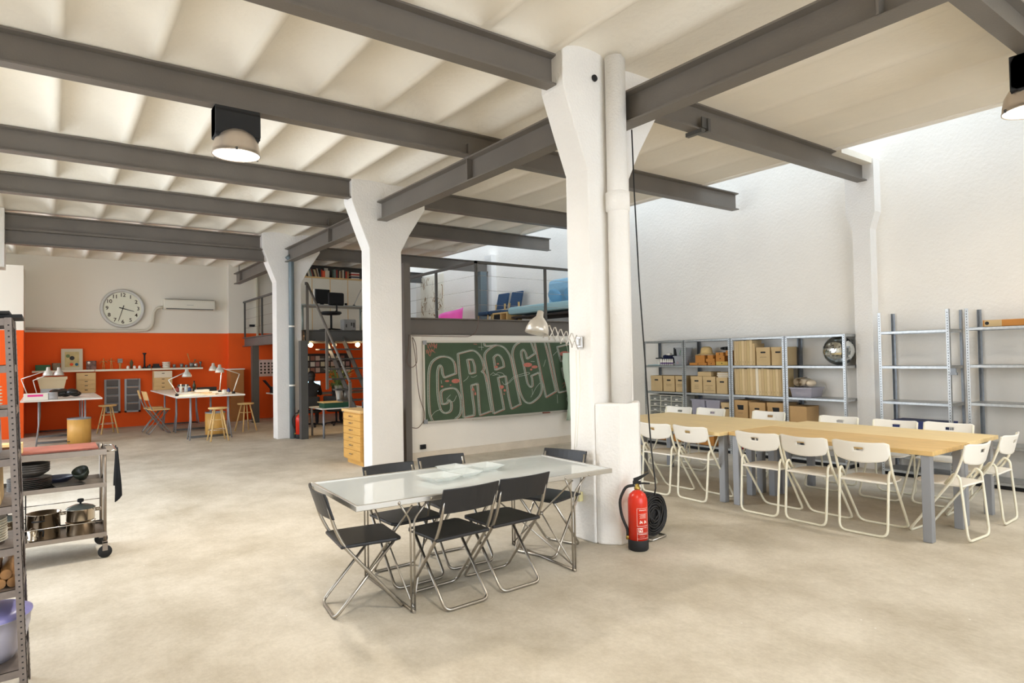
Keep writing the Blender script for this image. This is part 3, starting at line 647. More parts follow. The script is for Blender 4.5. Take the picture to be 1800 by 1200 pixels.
# unit 3 files
def files(y0, y1, z, hs, n, where, lean=0):
    ord_ = ['first','second','third','fourth','fifth','sixth','seventh','eighth','ninth','tenth','eleventh','twelfth','thirteenth','fourteenth','fifteenth','sixteenth','seventeenth','eighteenth','nineteenth','twentieth']
    y = y1; w = (y1-y0)/n
    for i in range(n):
        t = thing('magazine_file', 'upright magazine file, %s from the left on the %s' % (ord_[i], where), 'file', (8.75,y-w/2,z), 0, 'magazine files on the '+where)
        c = mat('file_card_white',(240,226,200),.8) if (n > 10 and i == 8) else [FILEM, CARDL, mat('file_card_b',(206,180,130),.8)][i % 3]
        hh = hs*random.uniform(.97,1.0) if not (i == n-1 and n < 10) else hs*.86
        MB().box(-.125,-w/2+.0015,0,.125,w/2-.0015,hh, sh=(0,lean)).build('file_case', c, t)
        mb = MB(); scrib(mb, 0, .04, .03, lambda a,b: (-.1262, (b-.04)*.8, .03+a+.02)); mb.build('spine_writing', INK, t)
        y -= w
files(5.63, 6.0, 1.377, .385, 8, 'upper file shelf'); files(5.16, 6.0, .927, .405, 18, 'lower file shelf', lean=.006)
archive_box('archive box with one written word right of the upper files', 5.38,5.61,1.377,.27,writing=[.7]); archive_box('archive box right of the written one, above the lower files', 5.15,5.36,1.377,.27)
z = .482
archive_box('brown box with a torn hand hole under the lower files, left', 5.76,6.02,z,.36,CARD,writing=[.5],torn=1, x0=8.6); archive_box('brown box with writing, middle under the lower files', 5.47,5.74,z,.34,CARD,writing=[.9,.7], x0=8.6); archive_box('brown box with a torn hand hole, right under the lower files', 5.16,5.44,z,.35,CARD,writing=[.6,.5],torn=1, x0=8.6)
# unit 4
t = thing('disco_ball', 'mirrored disco ball on the upper shelf by the pilaster', 'ball', (8.77,4.44,1.58))
N, M = 40, 22; vs = []; fs = []
for j in range(M+1):
    for i in range(N): a, b = 2*PI*i/N, PI*j/M; r = .2; vs.append((r*math.sin(b)*math.cos(a), r*math.sin(b)*math.sin(a), -r*math.cos(b)))
for j in range(M):
    for i in range(N): fs.append((j*N+i, j*N+(i+1)%N, (j+1)*N+(i+1)%N, (j+1)*N+i))
vs = [tuple(c*random.uniform(.992,1.008) for c in v) for v in vs]
MB().add(vs, fs).build('mirror_tiles', mat('mirror_tile',(210,214,214),.08,1.0), t)
tub('translucent tub with rolled fabric on it, under the disco ball shelf', 8.62,8.94,4.76,5.08,.927,.13, PLL, (190,180,180))
t = thing('rolled_blanket', 'rolled cream blanket on the tub under the disco ball shelf', 'blanket', (8.74,4.93,1.07))
pts = [(0,.02+.0065*i*.5*0+math.cos(i*.45)*(.01+.0016*i), .07+math.sin(i*.45)*(.008+.0013*i)) for i in range(46)]
mb = MB(); mb.add([(x_, p_[1], p_[2]) for p_ in pts for x_ in (-.12,.14)], [(2*i,2*i+1,2*i+3,2*i+2) for i in range(45)], True)
mb.add([(x_, p_[1]*.93+.002, p_[2]*.93+.004) for p_ in pts for x_ in (-.12,.14)], [(2*i,2*i+1,2*i+3,2*i+2) for i in range(45)], True); mb.build('roll', mat('cream_fabric',(222,206,180),.95), t)
mb = MB(); mb.sphere((.02,-.09,.055),.06,12,8,(1.6,1,.8)); mb.build('loose_end', MT['cream_fabric'], t)
tag(MB().box(8.6,4.83,.482,8.93,5.10,.80).build('cardboard_box', CARD, bev=.003), 'brown box on the lower shelf of the disco ball unit', 'box')
# bottom clutter
tag(MB().box(8.62,5.9,.087,8.8,6.0,.16).build('red_box', mat('red_card',(190,40,36),.6)), 'small red box on the bottom shelf behind the table legs', 'box')
for i,(a,b,c_) in enumerate(((7.0,7.35,'left'),(7.4,7.7,'far left'),(6.4,6.75,'middle'))): tag(MB().box(8.62,a,.087,8.92,b,.27).build('cardboard_box', CARDO, bev=.003), 'orange-brown box at the %s of the bottom shelves under the tubs' % c_, 'box')
t = thing('blue_crate', 'dark blue crate on the low shelf of the empty rack', 'crate', (8.78,3.42,.482)); MB().box(-.16,-.3,0,.16,.3,.2).build('crate_body', mat('dark_blue_plastic',(44,56,110),.5), t, bev=.01); MB().box(-.17,-.31,.19,.17,.31,.215).build('rim', MT['dark_blue_plastic'], t)
t = thing('long_box', 'long cardboard box on top of the right rack', 'box', (8.72,2.37,1.822)); MB().box(-.06,-.36,0,.06,.36,.075).build('box_body', CARDO, t, bev=.003); MB().box(-.0606,.18,.002,-.06,.345,.073).build('pale_tape', CARDL, t); MB().cyl((-.062,.32,.04),(-.06,.32,.04),.02,14).build('round_hole', BLACK, t)
# dark kick strip
for a,b,n in ((4.27,7.79,'box shelves'),(2.02,3.83,'empty racks')): tag(MB().box(8.62,a,0,8.97,b,.05).build('plinth', BLACK), 'black plinth under the '+n, 'plinth', kind='structure')
# ---------------- extinguishers ----------------
def extinguisher(label, x, y, rz, s=1.0, marks=True):
    t = thing('fire_extinguisher', label, 'fire extinguisher', (x,y,0), rz); r = .079*s; H = .47*s
    body = MB().lathe([(.001,.06*s),(r,.06*s),(r,.385*s),(r*.97,.41*s),(r*.82,.445*s),(r*.5,.468*s),(.022*s,.478*s),(.022*s,.485*s)],(0,0,0),32).build('cylinder', REDP, t)
    MB().lathe([(.001,0),(r*.9,0),(r*1.03,.012),(r*1.04,.085*s),(r*1.0,.088*s)],(0,0,0),32).build('base_boot', BLACK, t)
    MB().lathe([(.02*s,.48*s),(.026*s,.485*s),(.026*s,.50*s),(.018*s,.505*s),(.018*s,.53*s),(.001,.53*s)],(0,0,0),16).build('valve', BRASS, t)
    hd = MB(); hd.box(-.035*s,-.014*s,.525*s,.03*s,.014*s,.55*s); hd.prism([(-.03,.55),(0,.548),(.095,.615),(.09,.622),(.01,.585),(-.03,.57)] if s==1 else [(a*s,b*s) for a,b in [(-.03,.55),(0,.548),(.095,.615),(.09,.622),(.01,.585),(-.03,.57)]], -.013*s, .013*s, 'y')
    hd.box(.03*s,-.011*s,.528*s,.1*s,.011*s,.538*s); hd.build('squeeze_handle', BLACK, t)
    MB().tube(rpath([(-.02*s,0,.515*s),(-.09*s,-.0,.505*s),(-.145*s,-.01,.40*s),(-.13*s,-.02,.27*s),(-.083*s,-.02,.16*s),(-.083*s,-.02,.10*s)],.07), .012*s, 10).build('hose', RUBBER, t)
    MB().cyl((-.083*s,-.02,.085*s),(-.083*s,-.02,.115*s),.015*s,12).build('hose_clip', BRASS, t)
    if marks:
        def C(a, z_, e=.0006): return ((r+e)*math.sin(a), -(r+e)*math.cos(a), z_)
        f = lambda u, v: C(u/r, v)
        mb = MB(); W_ = PAPER
        u0, u1 = -.005, .10
        for (za, zb) in ((.07,.19),(.205,.345)):
            for seg in (((u0,za),(u0,zb)),((u1,za),(u1,zb))): ribbon(mb, [(seg[0][0], seg[0][1]+(seg[1][1]-seg[0][1])*k/4) for k in range(5)], .002, f)
            for zz in (za, zb): ribbon(mb, [(u0+(u1-u0)*k/8, zz) for k in range(9)], .002, f)
        for zz in (.15,.143,.105): ribbon(mb, [(u0+(u1-u0)*k/8, zz) for k in range(9)], .0015, f)
        random.seed(3)
        for zz, l in ((.33,.06),(.30,.07),(.292,.05),(.284,.06),(.276,.05),(.268,.06)): scrib(mb, .045, zz, l, f, h=.010 if zz == .33 else .004, th=.004 if zz == .33 else .002, n=14)
        for uu in (.018,.055): ribbon(mb, [(uu,.225),(uu+.004,.25),(uu+.012,.23),(uu+.014,.245),(uu+.018,.226)], .007, f)
        scrib(mb, .045, .138, .07, f, h=.004, n=14, th=.002); scrib(mb, .035, .12, .04, f, h=.003, n=10, th=.0015)
        # square badge with the N mark
        for k in range(6): pass
        ribbon(mb, [(.005+.034*k/4,.174) for k in range(5)], .034, f)
        mb.build('printed_label', PAPER, body)
        nb = MB(); g = lambda u, v: C(u/r, v, .0012)
        ribbon(nb, [(.013,.162),(.013,.187)], .005, g); ribbon(nb, [(.031,.162),(.031,.187)], .005, g); ribbon(nb, [(.013,.186),(.031,.163)], .006, g); nb.build('letter_badge', REDP, body)
    return t
extinguisher('large red fire extinguisher standing against the nearest column', 3.865, 3.62, -.84, 1.0)
extinguisher('small red fire extinguisher at the foot of the far column', 4.09, 12.93, -.35, 1.0, marks=False)
# cable reel
t = thing('cable_reel', 'black extension cable reel behind the large fire extinguisher', 'cable reel', (4.19,3.79,0), .12)
fr = MB(); fr.tube(rpath([(-.10,-.09,.012),(.12,-.09,.012),(.12,.1,.012),(-.10,.1,.012),(-.10,-.09,.012)],.03), .009, 8).tube(rpath([(-.1,.1,.012),(-.05,.11,.2),(-.05,.11,.40),(.05,.11,.40),(.05,.11,.2),(.1,.1,.012)],.03), .009, 8)
fr.build('stand', TUBE, t)
rl = MB()
for k in range(7): 
    yy = -.055+.018*k
    for rr in (.135,.155,.172): rl.tube([(rr*1.0*math.cos(a)-.0, yy+.004*math.sin(3*a+k), .205+rr*math.sin(a)) for a in [2*PI*q/26 for q in range(26)]], .0085, 6, closed=True)
for rr in (.05,.07,.09,.11): rl.tube([(rr*math.cos(a)*1.02+.004*math.sin(2*a), -.05+.006*math.sin(3*a+rr*90), .205+rr*math.sin(a)) for a in [2*PI*q/26 for q in range(26)]], .009, 6, closed=True)
rl.tube([(.17*math.cos(a)*1.12, .03, .20+.19*math.sin(a)) for a in [PI*1.05+q*.16 for q in range(14)]], .007, 6)
rl.build('wound_cable', RUBBER, t)
MB().lathe([(.001,-.04),(.12,-.04),(.12,.09),(.001,.09)],(0,0,.205),24,axis='y').build('drum', BLACK, t)
tag(MB().tube([(4.17,3.88,3.56),(4.175,3.87,3.0),(4.18,3.84,2.2),(4.19,3.80,1.5),(4.2,3.78,1.0),(4.2,3.76,.75),(4.17,3.7,.5),(4.13,3.66,.45),(4.18,3.72,.38)], .0065, 6).build('hanging_cable', RUBBER), 'thin black cable hanging down the right side of the nearest column', 'cable')
# ---------------- accordion wall lamp ----------------
t = thing('accordion_lamp', 'silver accordion-arm wall lamp on the nearest column', 'lamp', (3.695,4.08,1.69))
LM = mat('pale_lamp_metal', (198,192,182), .35, .6)
MB().box(-.02,-.035,-.05,0,.035,.05).box(-.04,-.012,-.03,-.02,.012,.03).build('wall_bracket', CHROME, t, bev=.006)
ac = MB(); n = 6
for k in range(n):
    x0, x1 = -.035-.062*k, -.035-.062*(k+1); zb = .02*k*.8; zb1 = .02*(k+1)*.8
    for (a, b, yy) in ((-.06,.06,-.006),(.06,-.06,.006)): ac.tube([(x0,yy,zb+a),(x1,yy,zb1+b)], .0045, 6)
ac.build('accordion_arm', LM, t)
hp = Vector((-.47,0,.16))
MB().tube([(-.405,0,.05),(-.42,0,.15),(-.44,0,.20)], .006, 6).build('neck', LM, t)
prs = [(.018,.12),(.026,.115),(.03,.07),(.045,.055),(.075,.02),(.093,-.03),(.098,-.07),(.094,-.07),(.088,-.03),(.07,.015),(.04,.045),(.001,.055)]
sh = MB().lathe(prs,(0,0,0),28); R3 = Matrix.Rotation(.25,3,'Y'); sh.xf(lambda v: R3 @ Vector(v) + Vector((-.46,0,.14))); sh.build('shade', LM, t)
tag(MB().tube([(3.66,4.06,1.62),(3.655,4.05,1.3),(3.63,4.06,1.0),(3.62,4.07,.8)], .0025, 5).tube([(3.66,4.1,1.62),(3.66,4.1,1.3),(3.64,4.1,1.0),(3.62,4.1,.78)], .0025, 5).build('pull_cord', CREAM), 'thin pale cord hanging below the accordion lamp', 'cord')
tag(MB().box(3.655,4.09,.33,3.70,4.15,.41).build('cream_socket', mat('yellowed_plastic',(224,214,160),.5), bev=.006), 'yellowed socket low on the nearest column behind the end chair', 'socket')
CH_W=[[(4.814,0.607),(4.768,0.729),(4.753,0.993),(4.757,1.256),(4.775,1.414),(4.829,1.519),(4.936,1.581),(5.044,1.593),(5.152,1.567),(5.221,1.498),(5.243,1.403),(5.25,1.321),(5.038,1.26),(5.008,1.328),(4.995,1.422),(4.972,1.456),(4.941,1.437),(4.917,1.344),(4.914,1.171),(4.919,0.985),(4.946,0.823),(4.983,0.741),(5.044,0.704),(5.122,0.719),(5.157,0.77),(5.155,0.865),(5.109,0.908),(5.077,0.856),(4.993,0.847),(4.972,0.995),(4.996,1.061),(5.128,1.089),(5.237,1.077),(5.299,1.006),(5.337,0.882),(5.334,0.719),(5.293,0.64),(5.229,0.603)],[(5.388,0.613),(5.362,0.962),(5.321,1.305),(5.295,1.633),(5.407,1.659),(5.57,1.685),(5.668,1.643),(5.741,1.558),(5.781,1.445),(5.788,1.375),(5.745,1.334),(5.803,1.291),(5.842,1.135),(5.888,0.88),(5.927,0.68),(5.699,0.626),(5.684,0.738),(5.671,0.947),(5.659,1.142),(5.543,1.119),(5.556,0.953),(5.585,0.744),(5.583,0.633),(5.388,0.613)],[(5.469,1.535),(5.567,1.54),(5.606,1.435),(5.613,1.324),(5.514,1.306),(5.492,1.424),(5.469,1.535)],[(5.969,0.635),(5.923,0.906),(5.862,1.289),(5.808,1.543),(5.819,1.641),(5.905,1.711),(6.043,1.767),(6.182,1.738),(6.268,1.665),(6.337,1.549),(6.403,1.272),(6.469,0.994),(6.528,0.758),(6.337,0.69),(6.304,0.8),(6.271,0.946),(6.224,1.249),(6.067,1.226),(6.114,1.01),(6.162,0.779),(6.178,0.693),(5.969,0.635)],[(5.987,1.568),(6.057,1.61),(6.126,1.581),(6.177,1.494),(6.192,1.408),(6.017,1.355),(5.987,1.568)],[(6.782,1.809),(6.862,1.622),(6.682,1.529),(6.657,1.632),(6.612,1.691),(6.565,1.662),(6.564,1.575),(6.606,1.442),(6.657,1.22),(6.691,1.102),(6.746,1.04),(6.793,1.068),(6.786,1.187),(6.769,1.232),(6.94,1.286),(6.975,1.18),(7.0,1.0),(6.949,0.883),(6.834,0.8),(6.721,0.762),(6.611,0.812),(6.523,0.962),(6.473,1.168),(6.423,1.373),(6.374,1.592),(6.394,1.708),(6.45,1.78),(6.523,1.809)],[(6.857,1.808),(6.943,1.435),(7.031,1.088),(7.092,0.846),(7.32,0.94),(7.229,1.277),(7.158,1.581),(7.086,1.808)],[(7.164,1.808),(7.253,1.443),(7.342,1.046),(7.389,0.914),(7.766,0.966)],[(7.788,1.807),(7.369,1.731),(7.452,1.47),(7.657,1.52)],[(7.695,1.403),(7.469,1.347),(7.525,1.161),(7.731,1.201)],[(5.805,1.803),(5.838,1.754),(6.06,1.774)]]
CH_T=[[(5.399,1.186),(5.472,1.232),(5.497,1.272)],[(5.546,1.257),(5.595,1.248),(5.661,1.278)],[(5.922,1.273),(5.982,1.313),(6.033,1.284),(6.086,1.31),(6.173,1.294),(6.216,1.249)],[(5.964,1.264),(6.068,1.275),(6.119,1.252)],[(6.161,1.158),(6.195,1.107),(6.257,1.119),(6.329,1.173),(6.402,1.229),(6.529,1.261),(6.696,1.293),(6.751,1.279),(6.695,1.256),(6.529,1.232),(6.401,1.2),(6.31,1.131),(6.221,1.098)],[(7.057,1.387),(7.108,1.507)],[(7.276,1.58),(7.377,1.655)],[(6.76,0.863),(6.799,0.92),(6.792,1.009)],[(6.799,0.905),(6.877,1.02),(6.974,1.105)],[(5.078,0.916),(5.157,0.986)],[(5.155,0.872),(5.218,0.882),(5.267,0.967)],[(4.8,0.66),(4.877,0.735),(4.984,0.768)],[(5.755,1.81),(5.761,1.684)],[(5.695,1.737),(5.803,1.734)],[(7.358,0.878),(7.364,0.725)],[(7.609,0.834),(7.577,0.79),(7.606,0.742)],[(6.774,1.483),(6.859,1.478)],[(4.991,1.222),(4.998,1.168)]]
CH_K=[[(4.744,1.798),(4.772,1.719),(4.788,1.798),(4.817,1.732),(4.826,1.811),(4.848,1.745)],[(4.734,1.64),(4.75,1.706),(4.779,1.646),(4.787,1.719),(4.816,1.652),(4.825,1.718),(4.854,1.665)],[(4.848,1.785),(4.885,1.731),(4.864,1.811),(4.915,1.718),(4.924,1.798),(4.862,1.692)],[(4.727,1.693),(4.8,1.599),(4.832,1.705),(4.892,1.651)],[(5.79,1.459),(5.776,1.361),(5.812,1.318),(5.851,1.163)],[(6.346,1.549),(6.412,1.286),(6.478,0.994)],[(6.884,1.749),(6.972,1.434),(7.05,1.088)],[(7.104,1.748),(7.204,1.429),(7.285,1.139)],[(7.482,1.055),(7.534,1.092),(7.543,1.038),(7.491,0.994)],[(5.605,1.789),(5.671,1.782)],[(5.388,0.592),(5.583,0.613)],[(5.698,0.612),(5.927,0.666)],[(5.986,0.62),(6.177,0.679)],[(6.346,0.679),(6.527,0.741)],[(7.102,0.833),(7.323,0.925)],[(5.518,1.506),(5.531,1.34)],[(5.583,1.09),(5.639,0.962)],[(5.245,1.511),(5.266,1.334)]]
CH_E=[(5.099,1.204,0.039,0.016),(5.255,1.199,0.076,0.035),(5.005,1.123,0.024,0.014),(5.16,1.139,0.016,0.008),(6.708,1.425,0.093,0.037),(6.857,1.385,0.068,0.026),(6.78,1.342,0.025,0.018),(7.557,1.607,0.122,0.046),(6.15,1.066,0.044,0.031),(6.211,1.006,0.026,0.021),(6.044,1.404,0.035,0.021),(5.575,1.048,0.019,0.021),(5.622,0.977,0.017,0.025),(6.08,1.456,0.024,0.013),(6.197,0.946,0.014,0.01)]
# ---------------- blackboard ----------------
t = thing('blackboard', 'green chalkboard with large chalk letters in a metal frame', 'blackboard', (6.45,8.80,1.21))
OX, OY, OZ = 6.45, 8.80, 1.21
MB().box(-1.745,-.03,-.62,1.745,-.006,.62).build('board_panel', mat('green_board', (66,84,62), .75, var=.12, vscale=3), t)
fr = MB().box(-1.77,-.035,-.645,1.77,-.004,-.615).box(-1.77,-.035,.60,1.77,-.004,.63).box(-1.77,-.035,-.645,-1.745,-.004,.63).box(1.745,-.035,-.645,1.77,-.004,.63); fr.build('frame', mat('pale_aluminium',(206,200,190),.4,.5), t)
for x_, z_ in ((-1.77,-.645),(-1.77,.575),(1.715,-.645),(1.715,.575)): MB().box(x_-.005,-.04,z_-.005,x_+.06,-.036,z_+.06).build('corner_cap', GREYP, t)
MB().box(-.9,-.09,-.65,1.77,-.036,-.64).build('chalk_tray', MT['pale_aluminium'], t)
f0 = lambda e: (lambda u, v: (u-OX, -.0305-e, v-OZ))
CH = mat('chalk_grey', (122,132,120), .95, var=.3, vscale=60); CHL = mat('chalk_white', (182,186,174), .95); CHP = mat('chalk_pink', (186,112,98), .95, var=.12, vscale=40)
mb = MB(); ml = MB()
def resamp(pl, k=4):
    # Catmull-Rom smoothing, corners with sharp angle kept
    P = [Vector(p) for p in pl]; out = []
    for i in range(len(P)-1):
        p1, p2 = P[i], P[i+1]; p0 = P[i-1] if i else p1; p3 = P[i+2] if i+2 < len(P) else p2
        def sharp(a, b, c):
            if (b-a).length < 1e-6 or (c-b).length < 1e-6: return True
            return (b-a).normalized().dot((c-b).normalized()) < .45
        t1 = Vector((0,0)) if sharp(p0,p1,p2) else (p2-p0)/2
        t2 = Vector((0,0)) if sharp(p1,p2,p3) else (p3-p1)/2
        for j in range(k):
            s = j/k; h = (2*s**3-3*s*s+1)*p1+(s**3-2*s*s+s)*t1+(-2*s**3+3*s*s)*p2+(s**3-s*s)*t2; out.append(tuple(h))
    out.append(tuple(P[-1])); return out
for pl in CH_W:
    pl = [(min(u,8.19),v) for u,v in pl]; q = resamp(pl)
    ribbon(mb, [(u+.010,v) for u,v in q], .036, f0(0)); ribbon(ml, [(u-.008,v) for u,v in q], .007, f0(.0006)); ribbon(ml, [(u+.026,v-.006) for u,v in q], .006, f0(.0006))
for pl in CH_T: ribbon(ml, resamp(pl), .006, f0(.0009))
mb.build('chalk_letters', CH, t); ml.build('chalk_outline', CHL, t)
mk = MB()
for pl in CH_W: ribbon(mk, [(min(u+.033,8.19),v-.010) for u,v in resamp(pl)], .005, f0(.0004))
for pl in CH_K: ribbon(mk, resamp(pl), .007, f0(.001))
for (cx,cz,rx,rz_) in CH_E: mk.add([(cx-OX+rx*math.cos(2*PI*k/18), -.0318, cz-OZ+rz_*math.sin(2*PI*k/18)) for k in range(18)], [tuple(reversed(range(18)))])
mk.build('chalk_spots', CHP, t)
tag(MB().box(7.0,8.715,.562,7.15,8.755,.59).build('chalk_eraser', mat('brown_wood',(120,60,40),.6)), 'brown chalk eraser on the tray of the blackboard', 'eraser')
cu = MB(); N = 14; M = 8; vs = []; 
for j in range(M+1):
    for i in range(N+1):
        u = i/N; v = j/M; vs.append((7.44+.30*u+.05*math.sin(v*5.5)*(1-u), 8.62+.03*math.sin(u*16+v), .42+v*1.2))
cu.add(vs, [(j*(N+1)+i, j*(N+1)+i+1, (j+1)*(N+1)+i+1, (j+1)*(N+1)+i) for j in range(M) for i in range(N)], True)
cu.tube([(7.55,8.66,1.6),(7.56,8.76,1.90),(7.56,8.82,1.945)],.004,6)
o = cu.build('curtain', mat('pale_green_plastic_sheet',(190,206,186),.5)); sm = o.modifiers.new('s','SOLIDIFY'); sm.thickness = .004; tag(o, 'pale green sheet hanging in front of the blackboard by the column', 'curtain')
t = thing('wall_socket', 'black double socket low on the wall below the blackboard', 'socket', (4.66,8.79,.21)); MB().box(-.05,-.025,-.035,.05,.0,.035).box(-.045,-.035,-.02,-.005,-.025,.02).box(.005,-.035,-.02,.045,-.025,.02).build('socket_box', BLACK, t, bev=.004); MB().box(-.065,-.006,-.045,.06,.004,.045).build('back_plate', WHITEP, t)
tag(MB().tube(rpath([(4.42,8.72,1.93),(4.40,8.70,1.75),(4.36,8.70,1.5),(4.45,8.70,1.42),(4.55,8.72,1.5),(4.53,8.72,1.8),(4.47,8.73,1.92),(4.52,8.72,1.6),(4.56,8.74,1.2),(4.60,8.75,.95),(4.68,8.75,.75),(4.66,8.74,.6),(4.56,8.75,.5),(4.47,8.76,.52)],.08), .006, 6).build('loose_cable', mat('brown_cable',(110,90,80),.6)), 'brown cable looping down beside the blackboard', 'cable')
tag(MB().tube(rpath([(4.47,8.74,1.915),(5.0,8.76,1.91),(5.5,8.76,1.905),(5.62,8.75,1.95),(5.70,8.76,2.1),(5.70,8.78,2.25)],.08), .006, 6).build('beam_cable', MT['brown_cable']), 'dark cable running under the mezzanine beam above the blackboard', 'cable')
before = set(o.name for o in COL.objects)
# ---------------- near left rack ----------------
RX0, RX1, RY0, RY1 = -1.02, -.09, 3.70, 4.10
RL = [1.80,1.585,1.385,1.16,.945,.755,.565,.20]
RM = mat('worn_grey_rack', (128,118,112), .5, .3, var=.12, vscale=25)
t = thing('metal_shelving_unit', 'worn grey perforated metal rack at the left picture edge', 'shelving', (RX0,RY0,0))
for (x,y,sx,sy) in ((0,0,1,1),(RX1-RX0,0,-1,1),(0,.4,1,-1),(RX1-RX0,.4,-1,-1)):
    MB().box(min(x,x+sx*.03),min(y,y+sy*.0025),0,max(x,x+sx*.03),max(y,y+sy*.0025),1.8).box(min(x,x+sx*.0025),min(y,y+sy*.04),0,max(x,x+sx*.0025),max(y,y+sy*.04),1.8).build('post', RM, t)
    h = MB(); z = .04
    while z < 1.78:
        if sy > 0: h.box(x+sx*.015-.0035, y-.0008, z, x+sx*.015+.0035, y-.0002, z+.006)
        if sx < 0: h.box(x+.0002, y+sy*.018-.005, z, x+.0008, y+sy*.018+.005, z+.006)
        z += .0265
    h.build('punched_holes', BLACK, t)['kind'] = 'stuff'
for z in RL:
    MB().box(.003,.003,z-.003,.927,.397,z).box(.003,.003,z-.036,.927,.006,z).box(.003,.394,z-.036,.927,.397,z).box(.003,.003,z-.036,.006,.397,z).box(.924,.003,z-.036,.927,.397,z).build('shelf', RM, t)
g = MB(); 
for z in RL[:4]: g.prism([(.0,z-.0),(.06,z),(.0,z-.08)],.9275,.929,'x').prism([(.4,z),(.34,z),(.4,z-.08)],.9275,.929,'x')
g.build('gusset_plate', RM, t)
def rk(mb, name, m, label, cat, grp=None, bev=0): return tag(mb.build(name, m, bev=bev), label, cat, grp)
rk(MB().box(-.62,3.74,1.802,-.055,4.06,1.817), 'baking_tray', BLACK, 'black baking tray at the bottom of the pile on top of the rack', 'tray')
rk(MB().box(-.66,3.72,1.819,-.10,4.04,1.832), 'baking_tray', BLACK, 'middle black baking tray of the pile on top of the rack', 'tray')
rk(MB().box(-.7,3.71,1.834,-.14,4.02,1.843), 'wooden_board', mat('reddish_board',(120,72,50),.6), 'reddish board on top of the baking trays', 'board')
PLATEM = mat('cream_ceramic', (224,216,200), .35)
plate = None
def plate_stack(x, y, z, n, r, m, words, grp, dz=.012):
    base = None
    for i in range(n):
        lab = words % ['bottom','second','third','fourth','fifth','sixth','seventh','eighth','ninth','tenth'][i]
        if base is None:
            base = MB().lathe([(.001,.0),(r*.6,.0),(r,.014),(r,.018),(r*.62,.006),(.001,.006)],(0,0,0),28).build('plate', m, loc=(x,y,z)); tag(base, lab, 'plate', grp); o = base
        else: o = dup(base, label=lab); o.location = (x,y,z+dz*i)
    return z+dz*n
plate_stack(-.27,3.86,.757,9,.125,PLATEM,'cream plate, %s of the stack on the rack shelf below the box','cream plates stacked on the rack')
plate_stack(-.27,3.86,1.387,6,.125,PLATEM,'cream plate, %s of the stack on the upper rack shelf','cream plates stacked on the upper rack shelf', dz=.016)
rk(MB().box(-.5,3.74,.947,-.16,4.0,1.11), 'wooden_crate', mat('tan_crate',(176,146,100),.7,var=.15,vscale=9), 'tan crate on the middle shelf of the left rack', 'crate', bev=.004)
t = thing('plastic_container', 'clear container with a blue band on the high rack shelf', 'container', (-.24,3.86,1.587)); MB().lathe([(.001,0),(.07,0),(.085,.05),(.085,.13),(.08,.135),(.001,.135)],(0,0,0),20).build('container_body', mat('clear_blue_grey_plastic',(150,166,180),.2,alpha=.8), t); MB().lathe([(.0865,.05),(.0865,.062)],(0,0,0),20).build('blue_band', mat('blue_band',(30,80,160),.4), t)
rk(MB().box(-.45,3.74,1.162,-.16,4.0,1.33), 'plastic_container', PLG, 'translucent square container on the fourth rack shelf', 'container', bev=.01)
# bamboo rolls
BAM = mat('bamboo', (150,108,62), .6, var=.2, vscale=20)
for i in range(7):
    o = MB().tube([(0,-.16,0),(0,.16,0)], .022, 12).build('bamboo_roll', BAM, loc=(-.13-.046*(i%4) - (.023 if i > 3 else 0), 3.90, .589+(.040 if i > 3 else 0)))
    tag(o, 'brown bamboo roll, %s from the right in the %s row on the rack' % (['first','second','third','fourth'][i%4], 'upper' if i > 3 else 'lower'), 'roll', 'bamboo rolls on the rack')
t = thing('mixing_bowl', 'clear plastic bowl with a blue-violet lid on the lowest rack shelf', 'bowl', (-.235,3.90,.202))
MB().lathe([(.001,0),(.09,0),(.135,.06),(.16,.15),(.165,.2),(.17,.2),(.17,.205),(.16,.205),(.155,.15),(.13,.065),(.085,.008),(.001,.008)],(0,0,0),28).build('bowl_body', mat('cloudy_plastic',(196,192,206),.25,alpha=.7), t)
MB().lathe([(.172,.205),(.172,.215),(.14,.235),(.06,.25),(.001,.252)],(0,0,0),28).build('lid', mat('violet_plastic',(140,136,196),.35,alpha=.9), t); MB().lathe([(.035,.25),(.035,.27),(.001,.272)],(0,0,0),16).build('lid_knob', WHITEP, t)
LEAN = .034
for o in list(COL.objects):
    if o.name in before or o.parent is not None: continue
    M1 = Matrix.Translation(Vector((.018,0,0))) @ Matrix.Rotation(-LEAN, 4, 'Y')
    o.matrix_basis = M1 @ o.matrix_basis
# ---------------- kitchen cart ----------------
CX0, CX1, CY0, CY1 = -.56, .385, 6.18, 6.68
SS = mat('brushed_stainless', (146,134,122), .4, .8, var=.1, vscale=8)
t = thing('kitchen_trolley', 'three-tier stainless kitchen trolley on castors by the left rack', 'trolley', (CX0,CY0,0)); LX, LY = CX1-CX0, CY1-CY0
for x in (.012, LX-.012):
    for y in (.012, LY-.012):
        MB().tube([(x,y,.13),(x,y,.875)], .0125, 10).build('leg', SS, t)
        c = MB(); c.lathe([(.001,-.012),(.045,-.012),(.05,-.006),(.05,.006),(.045,.012),(.001,.012)],(x,y,.05),20,axis='y'); o = c.build('castor', BLACK, t)
        MB().box(x-.018,y-.02,.06,x+.018,y-.016,.13).box(x-.018,y+.016,.06,x+.018,y+.02,.13).box(x-.018,y-.02,.12,x+.018,y+.02,.135).build('castor_fork', SS, o)
for z, r in ((.835,.045),(.575,.035),(.175,.035)): MB().box(.0,.0,z,LX,LY,z+.004).box(0,-.002,z,LX,.001,z+r).box(0,LY-.001,z,LX,LY+.002,z+r).box(-.001,0,z,.001,LY,z+r).box(LX-.001,0,z,LX+.001,LY,z+r).build('tray', SS, t)
for y,z in ((LY-.01,.30),(LY-.01,.40),(.01,.30)): MB().tube([(.01,y,z),(LX-.01,y,z)],.004,6).build('guard_rail', CHROME, t)
